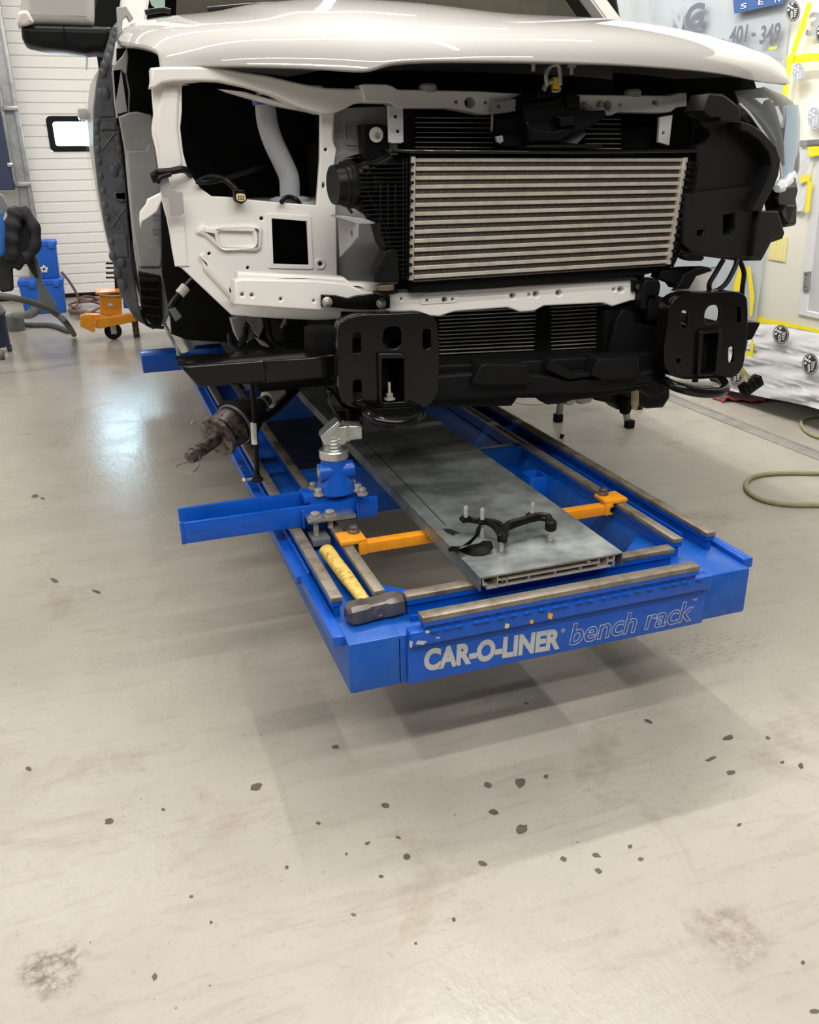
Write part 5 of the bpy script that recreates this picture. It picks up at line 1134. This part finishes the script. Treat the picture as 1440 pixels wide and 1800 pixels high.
# ================================================================== LEFT BACKGROUND
# galvanised post and navy post
gp = thing('post', 'tall galvanised steel channel post at the left edge before the garage door', 'post', (-.96, 8.56, 0))
a = atY(38.5, 230, 8.55)
bm = bmesh.new(); box(bm, a.x-.16, a.x-.125, 8.5, 8.62, 0, 3.4, .002); box(bm, a.x-.035, a.x, 8.5, 8.62, 0, 3.4, .002); box(bm, a.x-.13, a.x-.03, 8.545, 8.62, 0, 3.4); obj('channel', bm, GALV, gp)
for z in (1.15, 1.84, 2.75):
    bm = bmesh.new(); box(bm, a.x-.15, a.x+.004, 8.48, 8.51, z, z+.04, .002); obj('splice_plate', bm, GALV, gp)
x1 = atY(25, 335, 8.40).x
npl = plate('navy_cover', PY(8.40), [(x1-.3, 1.12), (x1, 1.12), (x1, 1.80), (x1-.045, 2.0), (x1-.09, 2.25), (x1-.3, 2.5)], .12, NAVY, gp, bev=.006, world=True, label='navy blue cover strip')
bm = bmesh.new(); tube(bm, [(x1+.015, 8.40, 2.2), (x1+.015, 8.40, 1.6), (x1+.018, 8.40, 1.2)], .007, 6); obj('cable', bm, GALV, gp)
bm = bmesh.new(); box(bm, x1-.02, x1+.03, 8.37, 8.42, 1.33, 1.37, .004); obj('hook', bm, STEEL, gp)
# grey stand with sloped leg
gs = thing('stand', 'grey plastic A-frame stand with a flared foot beside the stacked blue totes', 'stand', tuple(atZ(30, 584, 0)))
plate('upright', PY(5.45), [(-14,330),(6,345),(14,362),(27,358),(36,370),(20,380),(8,372),(2,400),(-14,410)], .04, GREYPL, gs, bev=.006)
plate('leg', PY(5.48), [(56,440),(66,455),(75,498),(88,520),(101,540),(97,545),(80,535),(62,545),(48,560),(46,548),(66,530),(68,512),(62,490),(54,462)], .05, GREYPL, gs, bev=.008)
bm = bmesh.new(); f0 = atZ(29, 583, 0); rev(bm, f0+Vector((0, .06, .0)), (0, 0, 1), [(0, .066), (.01, .07), (.13, .078), (.14, .07)], 28); obj('foot', bm, GREYPL, gs)
bm = bmesh.new(); tube(bm, [f0+Vector((0, .06, .13)), atY(52, 553, 5.48), atY(70, 540, 5.48)], .03, 10); obj('strut', bm, GREYPL, gs)
# black jacket
jk = thing('jacket', 'black work jacket with empty sleeves hanging over the grey stand', 'jacket', tuple(atY(38, 520, 5.35)))
def sleeve(name, pts, r0, r1, m_, par):
    bm = bmesh.new(); tube(bm, [at(p_) for p_ in pts], r0, 14, rfun=lambda t: (r0+(r1-r0)*t)*(1+.12*math.sin(t*23)), n=10); return obj(name, bm, m_, par)
sleeve('sleeve', [(30,372,5.35),(22,395,5.33),(19,425,5.32),(20,455,5.33)], .055, .045, CLOTH_B, jk)
sleeve('sleeve', [(38,368,5.35),(52,385,5.33),(62,405,5.32),(62,430,5.32),(52,448,5.33),(42,452,5.33)], .04, .035, CLOTH_B, jk)
plate('body', PY(5.38), [(18,368),(30,362),(44,368),(56,392),(58,450),(68,492),(58,485),(45,462),(34,478),(22,470),(24,512),(0,515),(-10,470),(0,430),(14,400)], .06, CLOTH_B, jk, bev=.022, rnd=6)
bj = plate('work_shirt', PY(5.20), [(-14,372),(2,372),(9,400),(8,440),(6,452),(-14,455)], .05, CLOTH_BL, None, bev=.02, rnd=5); tag(bj, 'bright blue garment hanging at the far left edge beside the black jacket', 'garment')
# blue totes
def tote(name, x0, x1, y0, y1, z0, z1, lab):
    t = thing(name, lab, 'tote', ((x0+x1)/2, (y0+y1)/2, z0), 'stacked blue totes')
    bm = bmesh.new(); pr = []
    for z, k in ((z0, .018), (z0+.01, .012), (z1-.045, 0), (z1-.045, -.012), (z1-.02, -.012)): pr.append([bm.verts.new(p_) for p_ in ((x0+k, y0+k, z), (x1-k, y0+k, z), (x1-k, y1-k, z), (x0+k, y1-k, z))])
    for a_, b_ in zip(pr, pr[1:]):
        for k in range(4): bm.faces.new((a_[k], a_[(k+1) % 4], b_[(k+1) % 4], b_[k]))
    bm.faces.new(pr[0]); bm.faces.new(pr[-1]); bmesh.ops.bevel(bm, geom=bm.edges[:], offset=.006, segments=2, affect='EDGES'); obj('bin', bm, TOTE, t)
    bm = bmesh.new(); box(bm, x0-.008, x1+.008, y0-.008, y1+.008, z1-.02, z1-.002, .004); box(bm, x0+.02, x1-.02, y0+.02, y1-.02, z1-.004, z1+.001, .002); obj('lid', bm, TOTE, t)
    for x in ((x0*.7+x1*.3), (x0*.15+x1*.85)): bm = bmesh.new(); box(bm, x-.03, x+.03, y0-.018, y0-.006, z1-.07, z1-.008, .004); obj('clip', bm, TOTE, t)
    return t
ta, tb_ = atY(41, 547, 7.7), atY(118, 547, 7.7); zt = atY(110, 490, 7.7).z
tote('tote', ta.x, tb_.x, 7.7, 8.05, 0.0, zt, 'wide blue plastic tote on the floor, lower one of the stack')
tc_, td_ = atY(58, 490, 7.72), atY(107, 490, 7.72); zt2 = atY(100, 423, 7.72).z
t2 = tote('tote', tc_.x, td_.x, 7.74, 8.0, zt+.002, zt2, 'smaller blue plastic tote with a round emblem, on top of the stack')
bm = bmesh.new(); a = atY(77.5, 473, 7.735)
for k in range(5):
    an = k*2*math.pi/5; obox(bm, a+Vector((.022*math.cos(an), 0, .022*math.sin(an))), Vector((math.cos(an+1.2), 0, math.sin(an+1.2)))*.018, (0, .0012, 0), Vector((-math.sin(an+1.2), 0, math.cos(an+1.2)))*.009)
obj('emblem', bm, LABELW, t2, 'pale pinwheel emblem')
# vacuum
vc = thing('shop_vacuum', 'blue and grey shop vacuum cut off by the left edge, with its hose', 'vacuum', tuple(atZ(-8, 628, 0)))
f0 = atZ(-14, 625, 0)
bm = bmesh.new(); rev(bm, f0+Vector((0, .1, .05)), (0, 0, 1), [(0, .12), (.02, .135), (.24, .135), (.25, .12)], 28); obj('drum', bm, NAVY, vc)
bm = bmesh.new(); rev(bm, f0+Vector((0, .1, .29)), (0, 0, 1), [(0, .14), (.02, .145), (.09, .11), (.10, .05)], 28); obj('lid', bm, GREYPL, vc)
for px, py, r_ in ((4, 632, .035), (17, 617, .03)):
    p_ = atZ(px, py, 0); bm = bmesh.new(); rev(bm, p_+Vector((-.015, 0, r_)), (1, 0, 0), [(0, r_*.8), (.005, r_), (.03, r_), (.035, r_*.8)], 20); obj('caster', bm, GREYPL, vc)
bm = bmesh.new(); tube(bm, [atY(-6,519,5.0), atY(20,523,5.0), atY(50,530,5.05), atY(80,541,5.1), atY(102,554,5.15), atY(118,570,5.2), atZ(130,588,.03)], .022, 12); obj('hose', bm, HOSE_V, vc)
bm = bmesh.new(); tube(bm, [atZ(5,566,.025), atZ(50,571,.025), atZ(90,572,.025), atZ(122,582,.025)], .022, 12); obj('hose', bm, HOSE_V, vc)
# brown air hose coil by the door
bm = bmesh.new(); pts = [atY(108,478,8.3), atY(122,495,8.3), atY(135,517,8.3), atY(146,545,8.28)]
c0 = atZ(160, 548, .014)
for k in range(40):
    an = k*.48; rr = 1+.22*math.sin(k*1.7); pts.append(Vector((c0.x+.17*rr*math.cos(an+2.4), c0.y+.42*rr*math.sin(an+2.4), .016+.0035*k*(1 if k < 18 else .6))))
tube(bm, pts, .013, 8, n=4); hb = obj('air_hose', bm, HOSE_B); tag(hb, 'brown air hose coiled on the floor before the garage door', 'hose')
# orange dolly
YD = 6.0
dl = thing('dolly', 'orange steel dolly with one black caster showing behind the truck door', 'dolly', tuple(atZ(203, 602, 0)))
plate('base_arm', PY(YD), [(141,557),(166,564),(174,562),(186,567),(240,560),(240,553),(228,551),(190,557),(172,553),(150,553)], .10, ORANGE, dl, bev=.006)
plate('base_block', PY(YD-.05), [(141,556),(150,553),(167,566),(167,583),(162,584),(141,574)], .06, ORANGE, dl, bev=.005)
plate('base_block', PY(YD-.02), [(168,560),(240,553),(240,565),(176,578),(168,576)], .20, ORANGE, dl, bev=.006)
plate('upright_box', PY(YD+.05), [(175,521),(208,523),(214,521),(214,553),(206,556),(176,551)], .14, ORANGE, dl, bev=.006, holes=[[(188,533),(198,531),(199,538),(190,540)]])
bm = bmesh.new(); p0, p1 = atY(168, 515, YD), atY(214, 516, YD); box(bm, p0.x, p1.x, YD, YD+.25, p0.z-.012, p0.z+.004, .004); obj('top_plate', bm, ORANGE, dl)
plate('blue_plate', PY(YD+.02), [(216,526),(240,530),(240,543),(218,542)], .03, TOTE, dl, bev=.003)
cf = atZ(203, 602, 0)
bm = bmesh.new(); rev(bm, (cf.x-.012, YD+.035, .068), (.35, 1, 0), [(0, .05), (.005, .066), (.045, .066), (.05, .05)], 28); cw = obj('caster_wheel', bm, RUB, dl)
bm = bmesh.new(); box(bm, cf.x-.022, cf.x+.022, YD+.015, YD+.022, .05, .17); box(bm, cf.x-.022, cf.x+.03, YD+.10, YD+.107, .05, .17); box(bm, cf.x-.04, cf.x+.04, YD, YD+.12, .145, .16); cyl(bm, (cf.x, YD+.01, .068), (cf.x+.01, YD+.11, .068), .012); obj('caster_fork', bm, STEEL, dl)
bm = bmesh.new(); p_ = atY(240, 588, YD+.1); obox(bm, (p_.x, YD+.1, .09), (.025, 0, 0), (0, .03, 0), (0, 0, .09), .004); obj('leg', bm, CASTIRON, dl)
bm = bmesh.new()
for k, z in enumerate((463, 471, 480, 488)): a, b = atY(186, z, YD+.2), atY(203, z, YD+.2); cyl(bm, a, b, .008, 8)
a = atY(204, 458, YD+.2); cyl(bm, a, atY(206, 516, YD+.2), .018, 10)
obj('peg_rack', bm, BLKS, dl)
# dark scissor lift that carries the bench, standing in its shade
lf = thing('scissor_lift', 'dark scissor lift standing on the floor beneath the blue bench', 'lift', (.49, 3.2, 0))
bm = bmesh.new(); box(bm, .2, .8, 2.2, 4.6, 0, .06, .01); obj('base', bm, NAVY, lf)
for x in (.24, .70):
    bm = bmesh.new(); obox(bm, (x+.02, 3.4, .18), (.02, 0, 0), (0, .9, .09), (0, -.004, .04), .004); obj('arm', bm, NAVY, lf)
    bm = bmesh.new(); obox(bm, (x+.065, 3.4, .18), (.02, 0, 0), (0, .9, -.09), (0, .004, .04), .004); obj('arm', bm, NAVY, lf)
